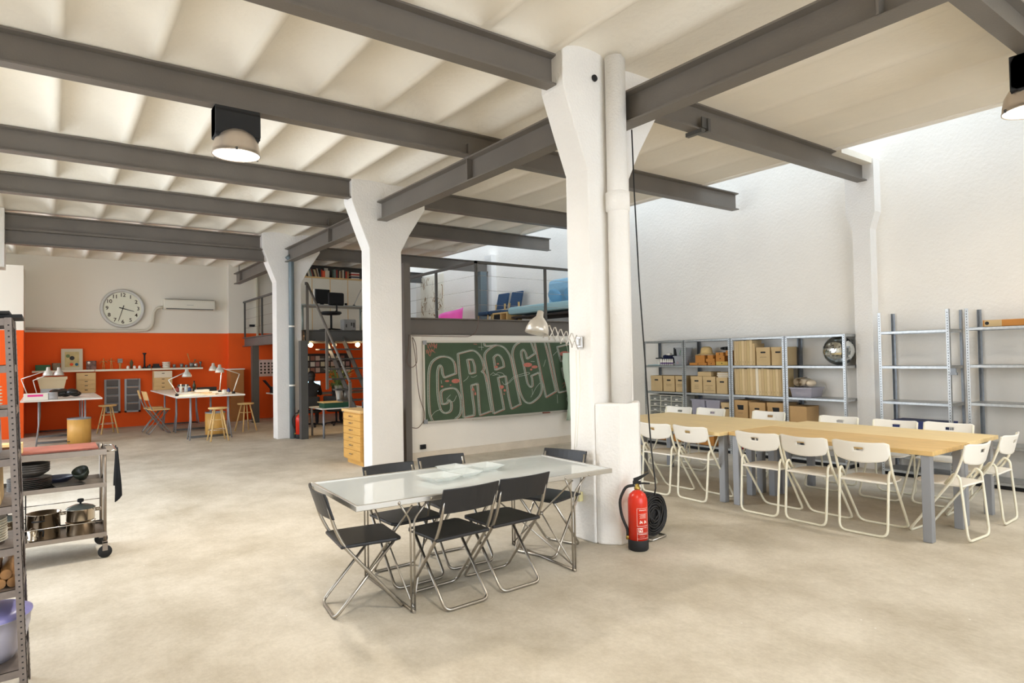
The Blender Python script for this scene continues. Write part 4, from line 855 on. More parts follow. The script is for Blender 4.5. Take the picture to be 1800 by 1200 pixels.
MB().tube(rpath([(LX,.03,.86),(LX+.07,.03,.86),(LX+.07,LY-.03,.86),(LX,LY-.03,.86)],.03),.008,8).build('push_handle', CHROME, t)
rk(MB().box(-.5,6.2,.882,.33,6.64,.895), 'red_board', mat('worn_red_board',(150,84,66),.7,var=.2,vscale=6), 'worn reddish board lying on the top of the trolley', 'board')
t = thing('wooden_tray', 'pale wooden tray standing on the left of the trolley top', 'tray', (-.28,6.26,.897)); MB().box(-.2,-.05,.055,.12,.1,.075).box(.10,-.05,0,.12,.1,.055).box(-.2,-.05,0,-.18,.1,.055).build('tray_frame', PINE, t); MB().box(-.18,.08,0,.10,.1,.055).build('back_panel', mat('dark_wood_panel',(150,96,50),.6), t)
CL = MB(); N, M = 10, 12; vs = []
for j in range(M+1):
    for i in range(N+1):
        u, v = i/N, j/M; vs.append((.462+.018*math.sin(u*9+v*2)*(.3+v)+.012*v, 6.26+.22*u+.02*math.sin(v*4)*(u-.5), .872-v*(.40+.06*math.sin(u*5))))
CL.add(vs, [(j*(N+1)+i, j*(N+1)+i+1, (j+1)*(N+1)+i+1, (j+1)*(N+1)+i) for j in range(M) for i in range(N)], True)
o = CL.build('black_cloth', mat('black_fabric',(20,20,22),.95)); s_ = o.modifiers.new('s','SOLIDIFY'); s_.thickness = .006; tag(o, 'black cloth hanging over the handle of the kitchen trolley', 'cloth')
DK = mat('dark_brown_ceramic', (72,66,60), .45); DKB = mat('dark_blue_ceramic',(58,60,78),.35)
zt = plate_stack(-.12,6.38,.58,7,.145,DK,'dark round plate, %s of the stack on the trolley','dark plates stacked on the trolley', dz=.014)
for i in range(4):
    o = MB().lathe([(.001,0),(.06,0),(.115,.035),(.125,.055),(.12,.055),(.105,.035),(.055,.008),(.001,.008)],(0,0,0),26).build('bowl', DK, loc=(-.11,6.40,zt+.006+i*.017)); tag(o, 'dark bowl, %s of the stack on the round plates' % ['bottom','second','third','top'][i], 'bowl', 'dark bowls stacked on the trolley')
rk(MB().lathe([(.001,0),(.05,0),(.11,.05),(.12,.065),(.114,.065),(.10,.05),(.001,.008)],(.06,6.54,.580),26), 'bowl', DKB, 'wide dark blue bowl on the middle shelf of the trolley', 'bowl')
for i in range(3):
    o = MB().box(-.10,-.10,0,.10,.10,.008).build('square_plate', DK, loc=(.13,6.30,.579+i*.015), rz=.1+.03*i, bev=.004); tag(o, 'square dark plate, %s of three on the trolley' % ['bottom','middle','top'][i], 'plate', 'square dark plates on the trolley')
    o.data = o.data
b = MB().lathe([(.001,0),(.03,0),(.055,.04),(.06,.085),(.055,.085),(.05,.045),(.001,.01)],(0,0,0),22).build('bowl', mat('dark_green_ceramic',(50,56,44),.4), loc=(.235,6.40,.632)); b.rotation_euler = (.5,-.35,0); tag(b, 'small dark green bowl tilted on the square plates', 'bowl')
POT = mat('polished_pot_steel',(190,178,160),.18,1.0)
def pot(label, x, y, z, r, h, lid=True, hnd=2, steam=0):
    t = thing('cooking_pot', label, 'pot', (x,y,z)); MB().lathe([(.001,0),(r*.95,0),(r,.01),(r,h),(r+.006,h+.004),(r-.003,h+.004),(r-.003,.01),(.001,.01)],(0,0,0),32).build('pot_body', POT, t)
    for s in ((1,0),(-1,0))[:hnd]: MB().tube(rpath([(s[0]*r,-.035,h*.8),(s[0]*(r+.045),-.035,h*.82),(s[0]*(r+.045),.035,h*.82),(s[0]*r,.035,h*.8)],.02),.006,8).build('handle', POT if r < .1 or lid else BLACK, t)
    if lid:
        l = MB().lathe([(r+.004,h+.005),(r*.9,h+.018),(r*.5,h+.033),(.001,h+.04)],(0,0,0),32).build('lid', mat('glass_lid',(120,128,124),.1,.3), t)
        MB().lathe([(.008,h+.04),(.008,h+.05),(.022,h+.055),(.024,h+.075),(.018,h+.08),(.001,h+.08)],(0,0,0),16).build('knob', BLACK, l)
    return t
pot('large open pot in the middle of the trolley bottom shelf', -.03, 6.42, .180, .112, .20, lid=False).rotation_euler.z = 1.3
pot('lower pan of the right pot stack on the trolley', .215, 6.38, .180, .10, .10, lid=False)
pot('lidded pot on top of the right pot stack on the trolley', .215, 6.38, .292, .10, .095)
pot('black-rimmed pot at the left of the trolley bottom shelf', -.265, 6.42, .180, .10, .18).rotation_euler.z = 1.57
t = thing('moka_pot','small steel coffee pot at the front left of the trolley bottom shelf','coffee pot',(-.10,6.235,.180)); MB().lathe([(.001,0),(.038,0),(.036,.05),(.03,.058),(.04,.11),(.02,.118),(.012,.125),(.001,.13)],(0,0,0),10).build('pot_body', POT, t); MB().tube(rpath([(.03,0,.10),(.07,0,.10),(.065,0,.05)],.015),.006,8).build('handle', BLACK, t)
t = thing('frying_basket', 'black wire rack standing upright behind the left pot', 'rack', (-.24,6.60,.180)); MB().tube(rpath([(-.09,0,0),(-.09,0,.32),(.09,0,.35),(.09,0,0)],.03),.005,6).tube([(-.09,0,.2),(.09,0,.22)],.004,6).tube([(-.09,0,.1),(.09,0,.1)],.004,6).build('wire_frame', BLACK, t)
# ---------------- far left workshop ----------------
t = thing('wall_clock', 'large round wall clock on the white wall left of the air conditioner', 'clock', (1.49,18.39,2.92))
MB().lathe([(.40,-.03),(.41,-.055),(.45,-.065),(.475,-.045),(.48,0)],(0,0,0),48,axis='y').build('clock_rim', mat('silver_grey_rim',(196,196,190),.4,.2), t)
fc = MB().lathe([(.001,-.03),(.405,-.03)],(0,0,0),48,axis='y').build('clock_face', mat('clock_face',(226,226,206),.6), t)
for k in range(1,13):
    a = 2*PI*k/12; cu = bpy.data.curves.new('numeral','FONT'); cu.body = str(k); cu.size = .125; cu.align_x = 'CENTER'; cu.align_y = 'CENTER'; cu.extrude = .001; cu.offset = .002
    o = bpy.data.objects.new('numeral', cu); COL.objects.link(o); o.parent = fc; o.location = (.33*math.sin(a), -.033, .33*math.cos(a)); o.rotation_euler = (PI/2,0,0); cu.materials.append(INK)
    bpy.context.view_layer.update(); me = bpy.data.meshes.new_from_object(o); o2 = bpy.data.objects.new('numeral', me); COL.objects.link(o2); o2.parent = fc; o2.location = o.location; o2.rotation_euler = o.rotation_euler; bpy.data.objects.remove(o)
def hand(ang, l, w, y): 
    m = MB().prism([(-w,-.08),(w,-.08),(w*.5,l),(-w*.5,l)], y, y-.003, 'y'); c_, s_ = math.cos(ang), math.sin(ang); return m.xf(lambda v: (v[0]*c_+v[2]*s_, v[1], -v[0]*s_+v[2]*c_))
hand(math.radians(106),.25,.012,-.036).build('hour_hand', BLACK, t); hand(math.radians(197),.33,.009,-.041).build('minute_hand', BLACK, t)
t = thing('air_conditioner', 'long white air conditioner on the white wall right of the clock', 'air conditioner', (2.97,18.4,3.04))
MB().prism([(0,-.13),(-.16,-.13),(-.2,-.09),(-.2,.10),(-.17,.14),(0,.14)], -.6, .6, 'x').build('housing', mat('ac_white',(226,222,206),.4), t, bev=.01)
MB().box(-.55,-.205,-.115,.55,-.165,-.095).build('air_outlet', DSTEEL, t); MB().box(-.57,-.18,.141,.57,-.03,.146).build('intake_grille', DSTEEL, t); MB().box(-.08,-.203,-.005,.08,-.2,.003).build('badge', GREYP, t)
tag(MB().tube(rpath([(2.36,18.33,2.98),(2.22,18.33,2.95),(2.16,18.33,2.82),(2.14,18.33,2.52),(2.02,18.33,2.38),(1.7,18.33,2.365),(1.0,18.34,2.36),(-.42,18.34,2.40)],.1), .035, 10).build('conduit', mat('off_white_conduit',(206,200,182),.6)), 'off-white conduit running from the air conditioner above the orange paint', 'conduit')
for k,(a,b) in enumerate(((-.3,.893),(.903,2.073),(2.083,3.25))):
    tag(MB().box(a,18.12,1.385,b,18.40,1.43).build('wall_shelf', mat('cream_shelf',(232,224,202),.5), bev=.003), ['left','middle','right'][k]+' cream floating shelf on the orange wall', 'shelf')
SZ = 1.431; SY = 18.24
def it(mb, name, m, label, cat, x, y=SY, z=SZ, grp=None, rz=0): return tag(mb.build(name, m, loc=(x,y,z), rz=rz), label, cat, grp)
it(MB().box(-.14,-.08,0,.14,.08,.13), 'green_box', mat('green_box',(50,110,70),.6), 'green box at the left end of the shelf', 'box', -.10)
it(MB().lathe([(.001,0),(.07,0),(.085,.16),(.078,.17),(.06,.01),(.001,.01)],(0,0,0),16), 'woven_basket', mat('grey_wicker',(140,132,112),.9,var=.3,vscale=60,bump=.5,bscale=90), 'grey woven basket beside the framed picture', 'basket', .15)
t = thing('framed_picture','framed picture with coloured shapes standing on the left shelf','picture',(.455,18.30,SZ)); MB().box(-.21,0,0,.21,.02,.5).build('frame', mat('pale_frame',(206,200,176),.6), t); MB().box(-.14,-.002,.07,.14,0,.43).build('print', mat('print_paper',(196,180,130),.8,var=.15,vscale=8), t)
for (a,b,r,c,n) in ((-.01,.13,.035,(220,80,40),'orange_spot'),(.09,.13,.035,(40,100,130),'blue_spot'),(0,.28,.05,(60,60,60),'dark_shape'),(-.08,.33,.04,(110,130,90),'green_spot')): MB().lathe([(.001,-.003),(r,-.003)],(a,-.001,b),12,axis='y').build(n, mat(n,c,.8), t)
t = thing('photo_cube','mottled dark box of photographs on the left shelf','box',(.83,SY,SZ)); MB().box(-.1,-.07,0,.1,.07,.21).build('box_body', mat('mottled_photo',(110,80,70),.6,var=.8,vscale=14), t, bev=.01); MB().sphere((-.05,-.075,.16),.03,10,8).build('white_dot', WHITEP, t)
WM = mat('mannequin_wood',(190,130,70),.6)
def mannequin(label, x, arm):
    t = thing('artist_mannequin', label, 'mannequin', (x,SY,SZ)); m = MB(); m.lathe([(.001,0),(.04,0),(.04,.012),(.001,.012)],(0,0,0),14)
    m.tube([(-.015,0,.012),(-.018,0,.07),(-.012,0,.13)],.009,8).tube([(.015,0,.012),(.018,0,.07),(.012,0,.13)],.009,8).sphere((0,0,.14),.022,10,8,(1,.8,.8)).sphere((0,0,.185),.028,10,8,(1,.7,1.1)).sphere((0,0,.245),.017,10,8,(.9,.9,1.3)).cyl((0,0,.20),(0,0,.235),.006,8)
    m.tube([(-.03,0,.20),(-.06,0,.17+arm),(-.08,0,.14+2*arm)],.007,8).tube([(.03,0,.20),(.06,0,.19),(.075,0,.15+arm)],.007,8); m.build('jointed_body', WM, t); return t
mannequin('left wooden artist mannequin on the middle shelf', 1.08, .0); mannequin('right wooden artist mannequin with a raised arm on the middle shelf', 1.24, .04)
t = thing('wooden_hand','wooden figure holding a grey and white block on the middle shelf','figure',(1.42,SY,SZ)); MB().lathe([(.001,0),(.03,0),(.022,.06),(.035,.12),(.03,.15),(.001,.15)],(0,0,0),12).tube([(-.02,0,.13),(-.045,0,.2)],.01,6).tube([(.02,0,.13),(.045,0,.2)],.01,6).build('wooden_base', WM, t); MB().box(-.05,-.04,.15,.05,.04,.25).build('block', mat('grey_white_block',(130,130,124),.6,var=.5,vscale=20), t)
t = thing('small_figure','small dark figure between white objects on the middle shelf','figure',(1.66,SY,SZ)); MB().lathe([(.001,0),(.02,0),(.03,.08),(.04,.15),(.02,.2),(.001,.23)],(0,0,0),10).build('figure_body', mat('dark_olive',(90,84,54),.8), t)
for i,x in enumerate((1.58,1.72,1.83)): it(MB().lathe([(.001,0),(.03,0),(.035,.04),(.02,.07),(.001,.075)],(0,0,0),12), 'white_pot', WHITEP, 'small white pot, %s of three in the middle of the shelf row' % ['left','centre','right'][i], 'pot', x, y=SY-.05)
it(MB().lathe([(.001,0),(.06,0),(.05,.02),(.02,.05),(.02,.33),(.035,.36),(.05,.385),(.001,.39)],(0,0,0),14), 'candlestick', BLACK, 'tall black candlestick on the middle shelf', 'candlestick', 1.94)
t = thing('old_camera','dark old camera beside the tall candlestick','camera',(2.035,SY-.02,SZ)); MB().box(-.0,-.05,0,.03,.05,.1).box(-.04,-.05,0,.03,.05,.07).build('camera_body', BLACK, t, bev=.004); MB().cyl((0,-.05,.04),(0,-.09,.04),.028,14).build('lens', DSTEEL, t)
it(MB().box(-.09,-.06,0,.09,.06,.055).box(-.07,-.05,.055,.06,.05,.11), 'black_case', BLACK, 'black case with a smaller one on top at the start of the right shelf', 'case', 2.2, y=SY)
for i in range(3): it(MB().lathe([(.001,0),(.08,0),(.095,.05),(.09,.05),(.001,.01)],(0,0,0),18), 'white_bowl', PLATEM, 'white bowl, %s of the three stacked on the right shelf' % ['bottom','middle','top'][i], 'bowl', 2.42, z=SZ+i*.052, grp='white bowls stacked on the wall shelf')
MG = mat('metal_grey_pot',(130,136,136),.35,.6)
for i,(x,r,h) in enumerate(((2.60,.04,.09),(2.77,.045,.1),(2.88,.04,.07))): it(MB().lathe([(.001,0),(r*.8,0),(r,h),(r*.92,h),(r*.7,.006),(.001,.006)],(0,0,0),14), 'grey_pot', MG, 'small grey pot, %s of the row on the right shelf' % ['first','second','third'][i], 'pot', x)
t = thing('brush_holder','grey pot holding brushes on the right shelf','brush holder',(3.0,SY,SZ)); MB().lathe([(.001,0),(.05,0),(.06,.12),(.055,.12),(.04,.006),(.001,.006)],(0,0,0),14).build('pot', MG, t)
MB().tube([(.0,0,.02),(-.05,0,.2),(-.09,.02,.36)],.01,6,radii=[.006,.009,.018]).build('paddle', WM, t); MB().tube([(.01,0,.02),(.07,0,.16),(.09,.0,.20)],.01,6,radii=[.006,.012,.03]).build('brush', mat('olive_brush',(110,110,80),.8), t)
it(MB().sphere((0,0,.062),.062,16,12), 'silver_ball', CHROME, 'silver ball near the right end of the shelf', 'ball', 3.10, y=SY-.05); it(MB().lathe([(.001,0),(.03,0),(.012,.06),(.03,.1),(.035,.15),(.03,.15),(.01,.08),(.001,.02)],(0,0,0),14), 'goblet', MG, 'metal goblet at the right end of the shelf', 'goblet', 3.21)
# wall pockets
for lab, x0, x1 in (('left grey wall pocket unit on the orange wall',1.10,1.43),('right grey wall pocket unit on the orange wall',1.52,1.86)):
    t = thing('wall_pocket', lab, 'wall organizer', ((x0+x1)/2,18.38,.36)); w = (x1-x0)/2
    MB().box(-w,-.05,0,-w+.045,0,.82).box(w-.045,-.05,0,w,0,.82).box(-w,-.05,0,w,0,.04).box(-w,-.01,0,w,0,.82).build('frame', mat('pocket_grey',(166,168,170),.5), t)
    for k in range(4): 
        pk = MB().prism([(-.02,.05+.2*k),(-.08,.06+.2*k),(-.1,.2+.2*k),(-.02,.2+.2*k)], -w+.045, w-.045, 'x').build('pocket', mat('dark_pocket',(96,92,90),.6), t)
        MB().box(-w+.06,-.085,.19+.2*k,w-.06,-.03,.225+.2*k).build('magazines', mat('magazine_paper_%d' % (k%2), ((176,150,130),(150,140,134))[k%2], .7), pk)
# drawer stacks
PLYC = mat('plywood_case',(206,172,118),.6)
def drawer_stack(label, x0, x1, z, rows, topm=BIRCH, y=18.1):
    t = thing('drawer_box', label, 'drawer unit', ((x0+x1)/2,y,z)); w = (x1-x0)/2; MB().box(-w,-.12,0,w,.16,sum(rows)).build('case', mat('plywood_case',(206,172,118),.6), t); zz = 0
    for i, r in enumerate(rows):
        d = MB().box(-w+.008,-.135,zz+.005,w-.008,-.12,zz+r-.005).build('drawer', topm if i == len(rows)-1 else MT['plywood_case'], t); MB().box(-.03,-.137,zz+r*.6,.03,-.135,zz+r*.6+.015).build('grip_slot', BLACK, d); zz += r
drawer_stack('plywood drawer box on the left work table by the orange wall', .53,.91,.891,[.1,.1,.1,.17], topm=MT['plywood_case']); drawer_stack('drawer box with a cream top drawer on the right work table', 2.11,2.52,.891,[.1,.1,.1,.17], topm=mat('cream_drawer',(220,206,180),.6))
WTT = mat('white_laminate',(236,232,222),.4)
def studio_table(label, x0, x1, y0, y1, z=.89):
    t = thing('studio_table', label, 'table', ((x0+x1)/2,(y0+y1)/2,0)); w, d = (x1-x0)/2, (y1-y0)/2; MB().box(-w,-d,z-.03,w,d,z).build('tabletop', WTT, t)
    for yy in (-d+.25, 0, d-.25):
        for s in (-1,1):
            for q in (-.06,.06): MB().tube([(s*(w-.28),yy+q*.3,z-.03),(s*(w-.28),yy+q,.4),(s*(w-.24),yy+q*2.2,0)], .014, 8).build('leg', GREYP, t)
        b = MB()
        for k in range(4): b.tube([(-w+.26,yy-.15+.1*k,.05),(w-.26,yy-.15+.1*k,.05)], .009, 6)
        b.build('stretcher', DSTEEL, t)
    return t
studio_table('white-topped work table in front of the clock, cut by the left rack', -.43,.88,15.2,18.36); studio_table('white-topped work table with lit desk lamps and papers', 2.05,3.32,14.05,18.1)
def arch_lamp(label, base, elbow, head, lit=False, z0=.89):
    t = thing('desk_lamp', label, 'desk lamp', base); B = Vector(base); e = Vector(elbow)-B; h = Vector(head)-B
    MB().lathe([(.001,0),(.035,0),(.035,.04),(.015,.05),(.001,.05)],(0,0,0),14).build('clamp_base', BLACK, t)
    lm = mat('silver_lamp',(206,204,196),.35,.4); s = e.cross(h); s = s.normalized()*.012 if s.length > 1e-6 else Vector((0,.012,0))
    for a, b, n in ((Vector((0,0,.05)), e, 'lower_arm'), (e, h, 'upper_arm')): MB().tube([a+s,b+s],.009,6).tube([a-s,b-s],.009,6).build(n, lm, t)
    sh = MB().lathe([(.02,.10),(.03,.09),(.035,.04),(.06,.02),(.085,-.03),(.09,-.07),(.085,-.07),(.06,0),(.001,.02)],tuple(h-Vector((0,0,.04))),18).build('shade', lm, t)
    if lit:
        MB().sphere(tuple(h-Vector((0,0,.075))),.03,10,8).build('bulb', LAMPG, sh); l = bpy.data.lights.new('bulb_light','POINT'); l.energy = 9; l.color = (1,.8,.55); l.shadow_soft_size = .04
        lo = bpy.data.objects.new('bulb_light', l); COL.objects.link(lo); lo.parent = t; lo.location = h-Vector((0,0,.13))
arch_lamp('front silver arm lamp on the left work table', (-.31,15.5,.89),(-.42,15.5,1.30),(.0,15.5,1.46)); arch_lamp('rear silver arm lamp on the left work table', (-.18,16.3,.89),(-.25,16.3,1.25),(.18,16.3,1.45))
arch_lamp('lit silver arm lamp at the left corner of the right work table', (2.10,14.4,.89),(1.95,14.4,1.22),(2.28,14.4,1.38), True)
arch_lamp('lit silver arm lamp standing farther back on the right work table', (3.06,15.2,.89),(3.1,15.2,1.35),(2.93,15.2,1.48), True)
arch_lamp('silver arm lamp bent over from the right corner of the right work table', (3.17,14.4,.89),(3.29,14.4,1.30),(2.90,14.4,1.45))
# things on the studio tables
t = thing('paper_roll_box','white box with a pink stripe on the left work table','box',(-.16,15.32,.891)); MB().box(-.22,-.09,0,.16,.09,.13).build('box_body', WHITEP, t, bev=.006); MB().box(-.16,-.091,.07,.08,-.09,.11).build('pink_stripe', mat('hot_pink',(236,60,150),.5), t); MB().lathe([(.001,0),(.09,0),(.095,.02),(.09,.14),(.001,.14)],(.22,0,0),18).build('clear_end', PLG, t)
mb = MB()
for i in range(16): mb.sphere((random.uniform(-.2,.2),random.uniform(-.12,.12),.07+random.uniform(-.01,.06)),random.uniform(.06,.09),10,8,(1.3,1,.8))
it(mb, 'black_bag', mat('glossy_black_bag',(22,24,22),.25), 'crumpled black bag on the left work table', 'bag', .27, 15.9, .895)
t = thing('storage_box','beige lidded box behind the black bag on the left work table','box',(.06,17.7,.891)); MB().box(-.2,-.15,0,.22,.15,.14).build('grey_base', MT['pocket_grey'], t); MB().prism([(-.21,.14),(.23,.14),(.27,.34),(-.25,.34)],-.15,.15,'y').build('box_body', mat('beige_box',(196,180,146),.7), t); MB().box(-.27,-.17,.34,.29,.17,.40).build('lid', MT['beige_box'], t)
for i in range(5): it(MB().box(-.13,-.1,0,.13,.1,.004), 'paper_sheet', [PAPER,mat('pinkish_print',(226,196,180),.8)][i%2], 'sheet of paper, %s one lying on the left work table' % ['nearest','second','third','fourth','farthest'][i], 'paper', .62+.03*(i%2), 15.5+i*.28, .892+.0001*i, rz=random.uniform(-.4,.4), grp='papers lying on the left work table')
for i in range(8): it(MB().box(-.15,-.11,0,.15,.11,.01+.006*(i%3)), 'paper_sheet', [PAPER,BIRCH,PAPER][i%3], 'loose sheet, %s one from the front on the lamp-lit work table' % ['first','second','third','fourth','fifth','sixth','seventh','eighth'][i], 'paper', 2.45+.27*(i%3), 14.3+i*.22, .892+.0002*i, rz=random.uniform(-.5,.5), grp='papers lying on the lamp-lit work table')
it(MB().lathe([(.001,0),(.04,0),(.045,.1),(.038,.1),(.035,.01),(.001,.01)],(0,0,0),14), 'cream_cup', PLATEM, 'cream cup at the right front of the lamp-lit work table', 'cup', 2.95, 14.2, .892)
for i,(x,y,h,r,c,n) in enumerate(((2.35,15.6,.2,.03,(200,204,200),'clear bottle left'),(2.5,15.9,.18,.035,(190,200,206),'pale spray bottle'),(2.62,16.2,.12,.04,(60,80,120),'blue jar'),(2.75,16.4,.24,.035,(50,60,40),'dark green bottle'),(2.4,16.4,.12,.05,(150,60,50),'reddish jar'),(3.2,15.0,.1,.035,(40,60,120),'dark blue jar'))):
    t = thing('bottle','%s among the supplies on the lamp-lit work table' % n,'bottle',(x,y,.892)); MB().lathe([(.001,0),(r,0),(r,h*.6),(r*.4,h*.8),(r*.4,h*.9),(.001,h*.9)],(0,0,0),12).build('bottle_body', mat('bottle_%d' % i,c,.3), t); MB().lathe([(r*.45,h*.88),(r*.45,h),(.001,h)],(0,0,0),12).build('cap', WHITEP if i < 3 else BLACK, t)
it(MB().box(-.2,-.08,0,.2,.08,.09), 'black_toolbox', BLACK, 'long black case lying at the back of the lamp-lit work table', 'case', 2.98, 16.2, .892)
it(MB().box(-.13,-.1,0,.13,.1,.05), 'white_box', WHITEP, 'small white open box amid papers on the lamp-lit work table', 'box', 2.72, 15.3, .915)
for i,(w_,c) in enumerate(((.13,(150,90,70)),(.12,(210,200,180)),(.11,(80,90,90)))): it(MB().box(-w_,-.09,0,w_,.09,.04), 'stacked_book', mat('book_c%d' % i,c,.7), '%s book of the pile beside the cream-topped drawer box' % ['bottom','middle','top'][i], 'book', 2.72, 17.7, .892+i*.041, grp='books piled on the work table')
def stool(label, x, y, h=.66, rz=0):
    t = thing('wooden_stool', label, 'stool', (x,y,0), rz); MB().lathe([(.001,h-.035),(.16,h-.035),(.175,h-.025),(.178,h-.01),(.17,h),(.001,h+.002)],(0,0,0),26).build('seat', PINE, t)
    for k in range(4): a = PI/4+k*PI/2; MB().tube([(.09*math.cos(a),.09*math.sin(a),h-.035),(.235*math.cos(a),.235*math.sin(a),0)],.015,8,radii=[.014,.016]).build('leg', PINE, t)
    MB().tube([(.175*math.cos(a),.175*math.sin(a),.22) for a in [2*PI*q/20 for q in range(20)]],.006,6,closed=True).build('foot_ring', CHROME, t)
    MB().tube([(-.09,-.1,.42),(.09,-.1,.42)],.009,6).tube([(-.1,-.1,.42),(-.1,.1,.42)],.009,6).build('stretcher', PINE, t)
stool('front round wooden stool before the lamp-lit work table', 2.74, 13.80); stool('round wooden stool right of the lamp-lit work table', 3.60, 15.2, .63, .3); stool('round wooden stool in shade beside the left work table', 1.08, 17.0, .64, .2)
for lab, x, y in (('cylindrical wooden bin under the left work table',.50,15.42),('cylindrical wooden bin under the lamp-lit work table',2.90,14.85)):
    t = thing('wooden_bin', lab, 'bin', (x,y,0)); MB().lathe([(.001,0),(.2,0),(.2,.48),(.19,.48),(.19,.02),(.001,.02)],(0,0,0),32).build('bin_body', mat('bent_plywood',(216,166,86),.5,var=.06,vscale=3,stretch=(6,6,.6)), t); MB().lathe([(.202,.475),(.202,.5),(.188,.5),(.188,.475)],(0,0,0),32).build('rim', GREYP, t)
SILV = mat('silver_chair_tube',(150,152,150),.4,.7)
for lab, x, y, rz in (('front grey folding chair with a wooden seat by the lamp-lit table',1.98,16.1,-PI/2+.1),('rear grey folding chair with a wooden seat by the lamp-lit table',1.95,16.75,-PI/2-.1)):
    t = black_chair(lab, x, y, rz); t['group'] = 'grey folding chairs by the work table'; t.scale = (1,1,1.22); t.name = 'wooden_folding_chair'
    for c in t.children: c.data.materials[0] = PINE if c.name.startswith(('seat','back')) else SILV
t = thing('tall_drawer_cabinet','tall tan drawer cabinet with a white top by the steel post','cabinet',(4.0,17.95,0)); MB().box(-.17,-.2,0,.17,.2,1.35).build('cabinet_body', mat('tan_wood',(170,112,58),.6), t); MB().box(-.18,-.21,1.35,.19,.21,1.375).build('top', WHITE, t)
for k in range(9): MB().box(-.16,-.212,.05+k*.143,.16,-.2,.18+k*.143).build('drawer', MT['tan_wood'], t)
tag(MB().box(1.98,18.36,.40,2.12,18.4,.46).build('socket_strip', mat('cream_socket_strip',(206,190,130),.6)), 'cream socket strip low on the orange wall', 'socket')
# ---------------- middle: chest of drawers, under the mezzanine ----------------
OAK = mat('honey_oak',(208,160,84),.5,var=.1,vscale=5,stretch=(1,1,8))
t = thing('chest_of_drawers','honey-coloured chest of six drawers behind the middle column','chest of drawers',(3.69,9.18,0))
MB().box(0,-.33,.07,.58,.33,.78).box(.04,-.30,0,.56,.30,.07).build('carcass', OAK, t); MB().box(-.03,-.37,.78,.6,.36,.82).build('top', mat('pale_oak_top',(214,176,116),.5), t, bev=.004)
z = .085
for h in (.10,.10,.11,.11,.12,.14)[::-1]:
    d = MB().box(-.014,-.325,z,.0,.325,z+h-.006).build('drawer', OAK, t, bev=.002); MB().box(-.04,-.05,z+h*.5,-.034,.05,z+h*.5+.014).box(-.034,-.05,z+h*.5,-.014,-.042,z+h*.5+.014).box(-.034,.042,z+h*.5,-.014,.05,z+h*.5+.014).build('handle', CHROME, d); z += h
for i,(c,hh,y) in enumerate((((60,64,70),.10,9.30),((226,120,60),.11,9.06),((230,224,210),.10,9.02))): tag(MB().box(3.9,y-.012,.822,4.05,y+.012,.822+hh).build('small_card', mat('card_c%d' % i,c,.7)), ['dark','orange','white'][i]+' card standing on the chest of drawers', 'card')
t = thing('side_table','low white-topped table behind the far column under the stairs','table',(4.82,12.9,0)); MB().box(-.42,-.4,.575,.42,.4,.60).build('tabletop', WTT, t)
for a in (-.37,.37):
    for b in (-.35,.35): MB().tube([(a,b,0),(a,b,.575)],.022,12).build('leg', GREYP, t)
tag(MB().box(4.46,12.56,.602,5.1,12.85,.70).build('green_box', mat('dark_green_box',(38,84,62),.6), bev=.003), 'dark green flat box on the low white table', 'box')
tag(MB().box(4.44,12.54,.702,4.85,12.9,.722).build('wooden_board', PINE), 'wooden board lying on the dark green box', 'board')
t = thing('flower_vase','tall pale vase with orange flower and foliage near the stairs','plant',(4.98,13.12,.601)); 
MB().lathe([(.001,0),(.035,0),(.045,.1),(.085,.42),(.08,.42),(.04,.1),(.001,.02)],(0,0,0),22).build('vase', mat('pale_zinc',(196,196,190),.4,.3), t)
lf = MB(); random.seed(11)
for i in range(90):
    a = random.uniform(0,6.28); tl = random.uniform(.1,.42); b = Vector((math.cos(a)*.03, math.sin(a)*.03,.42)); tip = b+Vector((math.cos(a)*tl*random.uniform(.5,1), math.sin(a)*tl*random.uniform(.4,1), random.uniform(-.12,.42)))
    mid = (b+tip)/2+Vector((0,0,.08)); sd = Vector((-math.sin(a),math.cos(a),.3)).normalized()*random.uniform(.008,.02)
    lf.add([b, mid+sd, tip, mid-sd],[(0,1,2,3)])
    if i % 3 == 0:
        for k in range(5): c_ = mid.lerp(tip, k/5); s2 = Vector((random.uniform(-1,1),random.uniform(-1,1),random.uniform(-.5,1)))*.035; lf.add([c_, c_+s2+sd, c_+s2*1.6, c_+s2-sd],[(0,1,2,3)])
lf.build('foliage', mat('olive_leaves',(96,116,60),.6,var=.3,vscale=9), t)['kind'] = 'stuff'
fl = MB()
for (dx,dz) in ((-.05,.06),(-.02,.11),(.02,.10),(.06,.08)): fl.add([(-.16,-.04,.62),(-.16+dx-.012,-.05,.62+dz*.6),(-.16+dx*1.3,-.05,.62+dz*1.2),(-.16+dx+.014,-.04,.62+dz*.6)],[(0,1,2,3)])
fl.build('orange_flower', mat('orange_petal',(240,120,20),.5), t); MB().tube([(0,0,.3),(-.1,-.03,.5),(-.16,-.04,.63)],.006,6).build('flower_stem', MT['olive_leaves'], t)
tag(MB().lathe([(.001,0),(.1,0),(.1,.42),(.095,.42),(.095,.01),(.001,.01)],(5.17,13.2,.601),24).build('metal_bin', mat('dull_metal_can',(120,116,108),.4,.6)), 'grey metal cylinder beside the vase on the low table', 'bin')
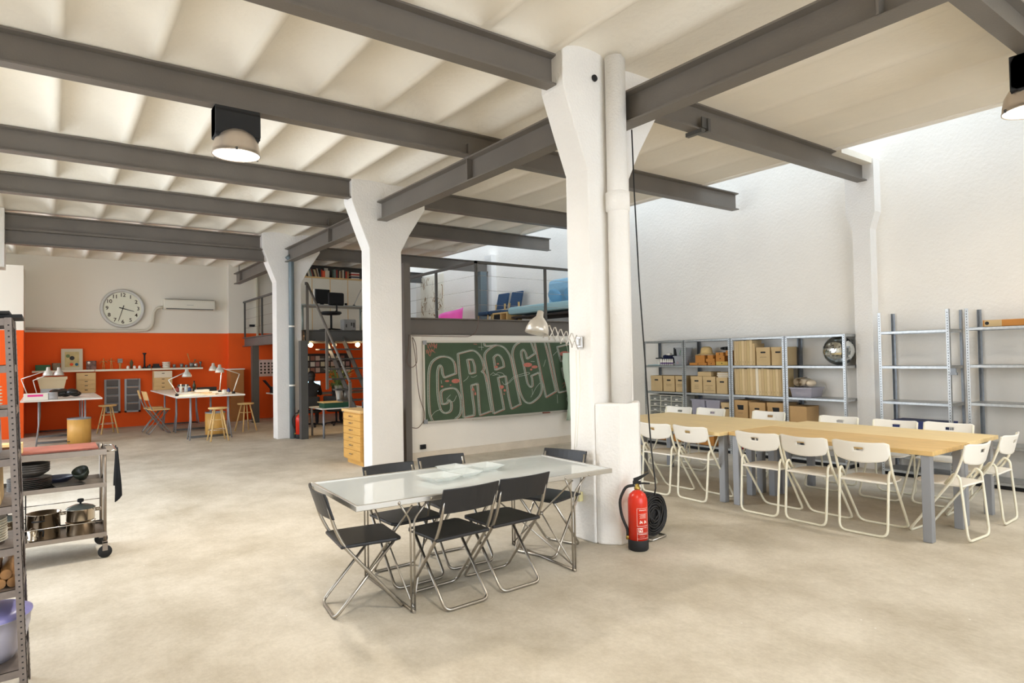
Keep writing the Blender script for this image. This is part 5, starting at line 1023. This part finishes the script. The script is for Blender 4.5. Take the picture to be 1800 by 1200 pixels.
# far desk and people
t = thing('office_desk','long desk with a laptop under the mezzanine','desk',(6.0,15.7,0)); MB().box(-1.15,-.4,.72,1.3,.4,.75).build('desktop', mat('desk_grey',(120,116,108),.5), t)
for a in (-1.1,1.25):
    for b in (-.35,.35): MB().box(a-.02,b-.02,0,a+.02,b+.02,.72).build('leg', DSTEEL, t)
t = thing('laptop','open laptop with a lit screen on the far desk','laptop',(5.33,15.72,.751),-.25); MB().box(-.17,-.12,0,.17,.12,.018).build('keyboard_base', BLACK, t); s_ = MB().box(-.18,.12,.01,.18,.135,.30).build('screen_lid', BLACK, t); MB().box(-.165,.1185,.03,.165,.1195,.285).build('screen', mat('lit_screen',(190,225,240),.4,emit=(190,228,245),est=2.2), s_); MB().box(-.03,.117,.12,.03,.1184,.20).build('screen_picture', mat('screen_blue',(60,80,140),.5,emit=(60,80,150),est=1.0), s_)
SKIN = mat('skin',(214,160,128),.55)
def person(label, x, y, rz, hair=(20,18,18)):
    t = thing('person', label, 'person', (x,y,0), rz)
    J = {'pel':(0,0,.50),'sp':(0,.06,.70),'ch':(0,.16,.90),'nk':(0,.24,1.02),'hd':(0,.30,1.10),'ls':(-.17,.18,.94),'le':(-.22,.26,.74),'lw':(-.10,.48,.79),'rs':(.17,.18,.94),'re':(.22,.26,.74),'rw':(.10,.48,.79),'lh':(-.1,.0,.49),'lk':(-.12,.42,.50),'la':(-.12,.40,.07),'lf':(-.12,.54,.04),'rh':(.1,.0,.49),'rk':(.12,.42,.50),'ra':(.12,.40,.07),'rf':(.12,.54,.04)}
    R = {'pel':.14,'sp':.13,'ch':.14,'nk':.055,'hd':.06,'ls':.065,'rs':.065,'le':.045,'re':.045,'lw':.03,'rw':.03,'lh':.09,'rh':.09,'lk':.06,'rk':.06,'la':.04,'ra':.04,'lf':.035,'rf':.035}
    E_ = [('pel','sp'),('sp','ch'),('ch','nk'),('nk','hd'),('ch','ls'),('ls','le'),('le','lw'),('ch','rs'),('rs','re'),('re','rw'),('pel','lh'),('lh','lk'),('lk','la'),('la','lf'),('pel','rh'),('rh','rk'),('rk','ra'),('ra','rf')]
    K = list(J); me = bpy.data.meshes.new('clothed_body'); me.from_pydata([J[k] for k in K],[(K.index(a),K.index(b)) for a,b in E_],[]); me.materials.append(mat('black_clothing',(24,24,26),.9))
    o = bpy.data.objects.new('clothed_body', me); COL.objects.link(o); o.parent = t; md = o.modifiers.new('skin','SKIN'); 
    for i,k in enumerate(K): me.skin_vertices[0].data[i].radius = (R[k],R[k]*.85)
    me.skin_vertices[0].data[0].use_root = True; o.modifiers.new('sub','SUBSURF').levels = 1; o.modifiers['sub'].render_levels = 2; md.use_smooth_shade = True
    hd = MB(); hd.sphere((0,.36,1.16),.088,18,14,(.88,1.05,1.22)).sphere((0,.452,1.14),.016,8,6,(.8,1.2,1.4)).sphere((-.08,.36,1.15),.02,8,6,(.5,1,1.5)).sphere((.08,.36,1.15),.02,8,6,(.5,1,1.5)).cyl((0,.28,1.02),(0,.34,1.12),.05,12)
    h = hd.build('head', SKIN, t)
    for s in (-1,1): MB().sphere((s*.033,.437,1.17),.012,8,6).build('eye', BLACK, h)
    MB().sphere((0,.447,1.10),.02,8,6,(1.2,.4,.35)).build('mouth', mat('lips',(170,90,80),.5), h)
    hr = MB(); hr.sphere((0,.335,1.20),.1,18,12,(.95,1.02,1.05)).sphere((0,.28,1.12),.085,14,10,(1,.8,1.2)); hr.build('hair', mat('black_hair',hair,.6), t)
    for s in (-1,1):
        hn = MB(); hn.sphere((s*.09,.53,.785),.035,12,8,(.8,1.1,.5))
        for f_,(dx,l) in enumerate(((-.024,.055),(-.008,.065),(.008,.06),(.023,.048))): hn.tube([(s*.09+dx,.56,.785),(s*.09+dx,.56+l*.6,.787),(s*.09+dx,.56+l,.775)],.007,6,radii=[.008,.0075,.006])
        hn.tube([(s*.09-s*.03,.52,.785),(s*.09-s*.05,.55,.785),(s*.09-s*.05,.575,.78)],.008,6); hn.build('hand', SKIN, t)
    return t
def task_chair(label, x, y, z, rz, zs=1.0):
    t = thing('office_chair', label, 'office chair', (x,y,z), rz); t.scale = (1,1,zs); st_ = MB()
    for k in range(5): a = 2*PI*k/5; st_.tube([(0,0,.09),(.27*math.cos(a),.27*math.sin(a),.06)],.02,8); st_.sphere((.27*math.cos(a),.27*math.sin(a),.03),.03,8,6)
    st_.tube([(0,0,.08),(0,0,.42)],.025,10); st_.build('swivel_base', BLACK, t); MB().lathe([(.001,.42),(.2,.42),(.24,.45),(.23,.49),(.001,.5)],(0,0,0),24).build('seat', BLACK, t)
    MB().tube([(0,-.1,.44),(0,-.26,.5),(0,-.25,.75)],.02,8).build('back_stem', BLACK, t); b = MB().box(-.2,-.27,.62,.2,-.2,.92); b.build('backrest', BLACK, t, bev=.05)
task_chair('black office chair on the mezzanine in front of the monitor', 5.36, 14.55, 2.2, .15)
person('person in black hunched at the laptop, mostly hidden by the dark post', 5.02, 15.0, -.35); task_chair('black office chair under the person at the laptop', 5.02, 15.0, 0, -.35, .78)
person('person with dark hair seated at the far desk right of the laptop', 5.62, 14.98, -.9); task_chair('black office chair under the person right of the laptop', 5.62, 14.98, 0, -.9, .78)
t = thing('pinboard','pinboard crowded with pictures on the dim orange wall','pinboard',(6.6,18.19,1.45)); MB().box(-.72,-.02,-.27,.68,0,.30).build('board', mat('dark_board',(50,40,36),.8), t); random.seed(5)
for i in range(26):
    x = -.62+(i%9)*.15; z = -.18+(i//9)*.17; MB().box(x-.06,-.023,z-.06,x+.05+random.uniform(0,.02),-.0205,z+.07).build('pinned_picture', mat('pin_%d' % (i%6),[(210,196,160),(150,100,80),(200,170,150),(90,80,70),(220,210,190),(170,130,120)][i%6],.8), t)
t = thing('wall_calendar','white sheet with rows of small dark pictures on the orange wall','poster',(4.93,18.19,1.37)); MB().box(-.40,-.012,-.23,.40,0,.23).build('sheet', mat('calendar_paper',(226,200,190),.8), t); mb = MB()
for r in range(4):
    for c in range(7 if r < 3 else 5): mb.box(-.34+c*.10,-.014,.10-r*.085,-.29+c*.10,-.0125,.15-r*.085)
scrib(mb,-.28,.2,.14,lambda a,b:(a,-.0135,b),h=.02,th=.008); mb.build('printed_pattern', INK, t)['kind'] = 'stuff'
t = thing('printer_table','small table with a printer under the mezzanine left side','table',(4.98,17.2,0)); MB().box(-.32,-.3,.70,.32,.3,.73).build('tabletop', WTT, t); MB().cyl((0,0,0),(0,0,.7),.025,12).build('pedestal', GREYP, t); MB().lathe([(.001,0),(.22,0),(.2,.02),(.001,.03)],(0,0,0),18).build('foot', GREYP, t)
t = thing('printer','dark printer with raised paper feed on the small table','printer',(4.82,17.1,.731)); MB().box(-.14,-.12,0,.1,.14,.16).build('printer_body', BLACK, t, bev=.01); MB().prism([(-.14,.1),(-.12,.1),(-.30,.34),(-.33,.33)],-.1,.1,'y').build('paper_feed', BLACK, t)
for i in range(3): tag(MB().box(4.95,17.0,.731+i*.052,5.25,17.25,.731+i*.052+.05).build('paper_ream', PAPER), '%s paper ream in the stack beside the printer' % ['bottom','middle','top'][i], 'paper', 'paper reams beside the printer')
BULB = mat('warm_bulb',(255,220,150),.5,emit=(255,214,140),est=22)
for i,(x,lit) in enumerate(((4.50,1),(5.02,0),(5.55,1))):
    t = thing('globe_lamp',['left lit globe bulb under the mezzanine','unlit globe bulb between the two lit ones','right lit globe bulb at the edge of the middle column'][i],'lamp',(x,13.45,2.08)); MB().cyl((0,0,-.0),(0,0,-.14),.02,10).build('lamp_holder', BLACK, t); MB().sphere((0,0,-.19),.05,16,12).build('bulb', BULB if lit else WHITEP, t)
    if lit:
        l = bpy.data.lights.new('globe_light','POINT'); l.energy = 14; l.color = (1,.75,.45); l.shadow_soft_size = .05; lo = bpy.data.objects.new('globe_light', l); COL.objects.link(lo); lo.parent = t; lo.location = (0,-.0,-.27)
tag(MB().box(4.5,13.6,1.93,6.5,13.66,1.96).build('ceiling_track', DSTEEL), 'dark track under the mezzanine floor behind the bulbs', 'track')
# ---------------- on the mezzanine ----------------
MF = 2.2
t = thing('cupboard_wall','row of white cupboard doors with wooden edges at the back of the mezzanine','cupboard',(5.06,16.4,MF)); MB().box(0,.02,0,2.9,.4,1.5).build('carcass', WHITE, t); MB().box(-.02,-.02,1.5,2.92,.42,1.535).build('top_board', PINE, t)
for k in range(6): MB().box(.005+k*.483,0,.01,.478+k*.483,.02,1.495).build('door', mat('cupboard_white',(232,226,208),.5), t)
for k in range(7): MB().box(-.012+k*.483 if k else -.015,-.004,0,.006+k*.483,.0 if k else .02,1.5).build('edge_strip', PINE, t)
random.seed(21); x = 5.1; i = 0; names = ['first','second','third','fourth','fifth','sixth','seventh','eighth','ninth','tenth','eleventh','twelfth','thirteenth','fourteenth','fifteenth','sixteenth','seventeenth','eighteenth','nineteenth','twentieth','twenty-first','twenty-second','twenty-third','twenty-fourth','twenty-fifth','twenty-sixth','twenty-seventh','twenty-eighth','twenty-ninth','thirtieth']
BC = [(140,50,40),(60,56,50),(200,180,140),(110,80,60),(180,170,150),(50,60,60),(190,60,40),(160,130,90),(40,40,44),(216,206,186),(120,140,130)]
while x < 6.55 and i < 30:
    w = random.uniform(.028,.055); h = random.uniform(.17,.23); lean = .05 if i < 16 else .0; c = BC[i % len(BC)]
    if 17 < i < 20: c = [(230,100,60),(226,214,190)][i-18]; w = .07
    tag(MB().box(x,16.42,3.736,x+w-.003,16.58,3.736+h, sh=(-lean,0)).build('book', mat('book_%d_%d_%d' % c, c, .7)), '%s book from the left on the cupboard top' % names[i], 'book', 'books on the mezzanine cupboards'); x += w; i += 1
    if i == 21: x += .12
for k in range(5): tag(MB().box(6.62,16.42,3.736+k*.036,6.85,16.6,3.736+k*.036+.033).build('book', mat('bookf_%d' % k, [(220,212,200),(60,70,90),(206,190,170),(190,60,50),(226,220,210)][k], .7)), '%s lying book of the flat pile on the cupboard top' % ['bottom','second','third','fourth','top'][k], 'book', 'flat book pile on the mezzanine cupboards')
tag(MB().box(6.02,16.815,3.94,6.12,16.835,4.04).build('wall_switch', WHITEP), 'white square switch on the dark beam above the books', 'switch')
t = thing('glass_desk','pale desk with tube legs on the mezzanine','desk',(5.75,15.3,MF)); MB().box(-1.0,-.35,.66,1.0,.35,.69).build('desktop', mat('pale_grey_desk',(176,180,176),.35), t)
for a in (-.9,.75): MB().tube([(a,-.25,0),(a,-.25,.66)],.025,10).tube([(a,.25,0),(a,.25,.66)],.025,10).tube([(a,-.25,.6),(a,.25,.6)],.02,8).build('leg', mat('pale_green_tube',(150,160,150),.4,.3), t)
t = thing('monitor','large dark monitor seen from behind on the mezzanine desk','monitor',(5.42,15.3,MF+.691),.15); MB().box(-.19,-.03,.05,.19,.05,.40).build('screen_case', BLACK, t, bev=.01); MB().box(-.21,.0,.06,-.19,.05,.39).build('side_bezel', WHITEP, t); MB().cyl((0,.02,0),(0,.02,.06),.05,14).build('stand', BLACK, t)
t = thing('computer_tower','light grey computer case beneath the mezzanine desk','computer',(6.06,15.25,MF)); MB().box(-.16,-.1,.02,.16,.15,.36).build('case', mat('light_grey_case',(170,170,166),.5), t, bev=.02); MB().box(-.11,-.104,.16,-.08,-.1,.24).box(.02,-.104,.2,.06,-.1,.28).box(.08,-.104,.16,.12,-.1,.28).box(.03,-.104,.08,.13,-.1,.1).build('front_marks', DSTEEL, t)
arch_lamp('thin arm lamp on the mezzanine desk by the middle column', (6.23,15.3,MF+.691),(6.42,15.3,MF+1.13),(6.78,15.3,MF+1.35))
tag(MB().cyl((5.98,15.2,MF+.69),(5.98,15.2,MF+.76),.035,12).build('black_cup', BLACK), 'small black cup on the mezzanine desk', 'cup')
# socket on mezz left
tag(MB().box(4.42,18.17,2.50,4.56,18.2,2.56).build('wall_socket', BLACK), 'black double socket on the white wall at the far end of the mezzanine', 'socket')
struct('trim_6', MB().box(4.60,18.12,2.2,4.64,18.2,4.1), mat('cream_trim',(206,198,176),.7))
# sofa
TEAL = mat('pale_teal_fabric',(164,200,206),.9,bump=.3,bscale=9); BLUEF = mat('light_blue_fabric',(150,190,212),.9,bump=.5,bscale=14)
t = thing('sofa_bed','light blue sofa bed with a mattress on a slatted frame on the mezzanine','sofa',(8.50,10.0,MF))
def soft(x0,y0,z0,x1,y1,z1): return MB().box(x0,y0,z0,x1,y1,z1)
o = soft(-.58,-1.0,.26,.2,1.05,.42).build('mattress', TEAL, t, bev=.06); o = soft(.18,-.9,.40,.42,.62,1.0).build('backrest', BLUEF, t, bev=.1); fr = MB().box(-.5,-.95,.18,.4,1.0,.22)
for a in (-.45,.35):
    for b in (-.9,.0,.9): fr.box(a-.025,b-.025,0,a+.025,b+.025,.2)
fr.build('frame', mat('dark_bed_frame',(50,44,40),.6), t)
for lab, y, r in (('left blue pillow leaning on the sofa bed backrest',10.05,.2),('right blue pillow on the sofa bed, beside the nearest column',9.55,-.1)):
    c = MB().sphere((0,0,0),.2,18,12,(.38,.95,.75)).build('pillow', mat('blue_pillow',(112,160,190),.9,bump=.6,bscale=12), loc=(8.42,y,MF+.60)); c.rotation_euler = (r,-.35,0); tag(c, lab, 'pillow', 'blue pillows on the sofa bed')
NAVY = mat('navy_upholstery',(50,76,106),.85)
for lab, y in (('navy low chair farther from the sofa bed',12.42),('navy low chair nearer the sofa bed',11.87)):
    t = thing('low_chair', lab, 'chair', (8.5,y,MF), 0, 'navy low chairs with wooden legs on the mezzanine'); MB().box(-.34,-.24,.34,.2,.24,.42).build('seat', NAVY, t, bev=.02); MB().prism([(.2,.50),(.27,.50),(.36,.88),(.30,.88)],-.2,.2,'y').build('backrest', NAVY, t, bev=.015)
    for a,b in ((-.28,-.2),(-.28,.2),(.2,-.2),(.2,.2)): MB().tube([(a,b,.34),(a-.04 if a<0 else a+.05,b,0)],.018,8).build('leg', PINE, t)
    MB().box(.2,-.2,.36,.23,-.16,.62).build('back_support', PINE, t); MB().box(.2,.16,.36,.23,.2,.62).build('back_support', PINE, t)
t = thing('low_shelf','low pale wood cube shelf between the navy chairs and the sofa bed','shelf',(8.12,11.30,MF)); MB().box(-.2,-.25,.30,.2,.3,.33).box(-.2,-.25,0,.2,-.22,.30).box(-.2,-.02,0,.2,.01,.3).box(-.2,.27,0,.2,.3,.30).box(.17,-.25,0,.2,.3,.3).build('shelf_frame', PINE, t); MB().box(-.19,.02,.01,.165,.26,.29).build('opening_shade', BLACK, t)  # black block stands for the shade inside the open compartment
t = thing('lounge_chair','pink lounge chair with a high curved side on the mezzanine','chair',(8.28,14.0,MF)); mb = MB(); vs = []; N = 12
for j in range(7):
    for i in range(N+1): a = PI*.1+PI*1.0*i/N; hh = .30+.30*(i/N)**.5; v = j/6; vs.append(((.26+.05*v)*math.cos(a)*-1, (.22+.04*v)*math.sin(a), .05+v*hh))
mb.add(vs,[(j*(N+1)+i,j*(N+1)+i+1,(j+1)*(N+1)+i+1,(j+1)*(N+1)+i) for j in range(6) for i in range(N)],True); PK = mat('bright_pink_plastic',(250,110,190),.4)
o = mb.build('shell', PK, t); o.modifiers.new('s','SOLIDIFY').thickness = .02; MB().lathe([(.001,.0),(.22,.0),(.24,.28),(.2,.3),(.001,.3)],(0,.05,0),24).build('seat', PK, t)
t = thing('coffee_table','low wooden coffee table on the mezzanine left of the pink chair','table',(8.2,15.4,MF)); MB().box(-.25,-.5,.36,.25,.5,.40).build('tabletop', PINE, t)
for a in (-.2,.2):
    for b in (-.45,.45): MB().box(a-.02,b-.02,0,a+.02,b+.02,.36).build('leg', PINE, t)
t = thing('wall_poster','large poster with a brown sketch of figures on the right mezzanine wall','poster',(9.015,16.3,3.35)); MB().box(-.02,-.68,-.62,0,.66,.6).build('sheet', mat('poster_paper',(232,224,206),.8), t); mb = MB(); random.seed(9)
for k in range(26):
    y_, z_ = random.uniform(-.6,.55), random.uniform(-.55,.5); pts = [(y_,z_)]
    for q in range(5): pts.append((pts[-1][0]+random.uniform(-.1,.1), max(-.58,min(.55,pts[-1][1]+random.uniform(-.14,.14)))))
    pts = [(max(-.64,min(.62,a)),b) for a,b in pts]
    ribbon(mb, pts, random.choice([.008,.015,.03]), lambda a,b: (-.0215,a,b))
mb.build('brown_sketch', mat('sepia_ink',(150,110,60),.8), t)
struct('trim_7', MB().box(8.45,17.3,2.2,9.02,17.4,3.9), WHITE)
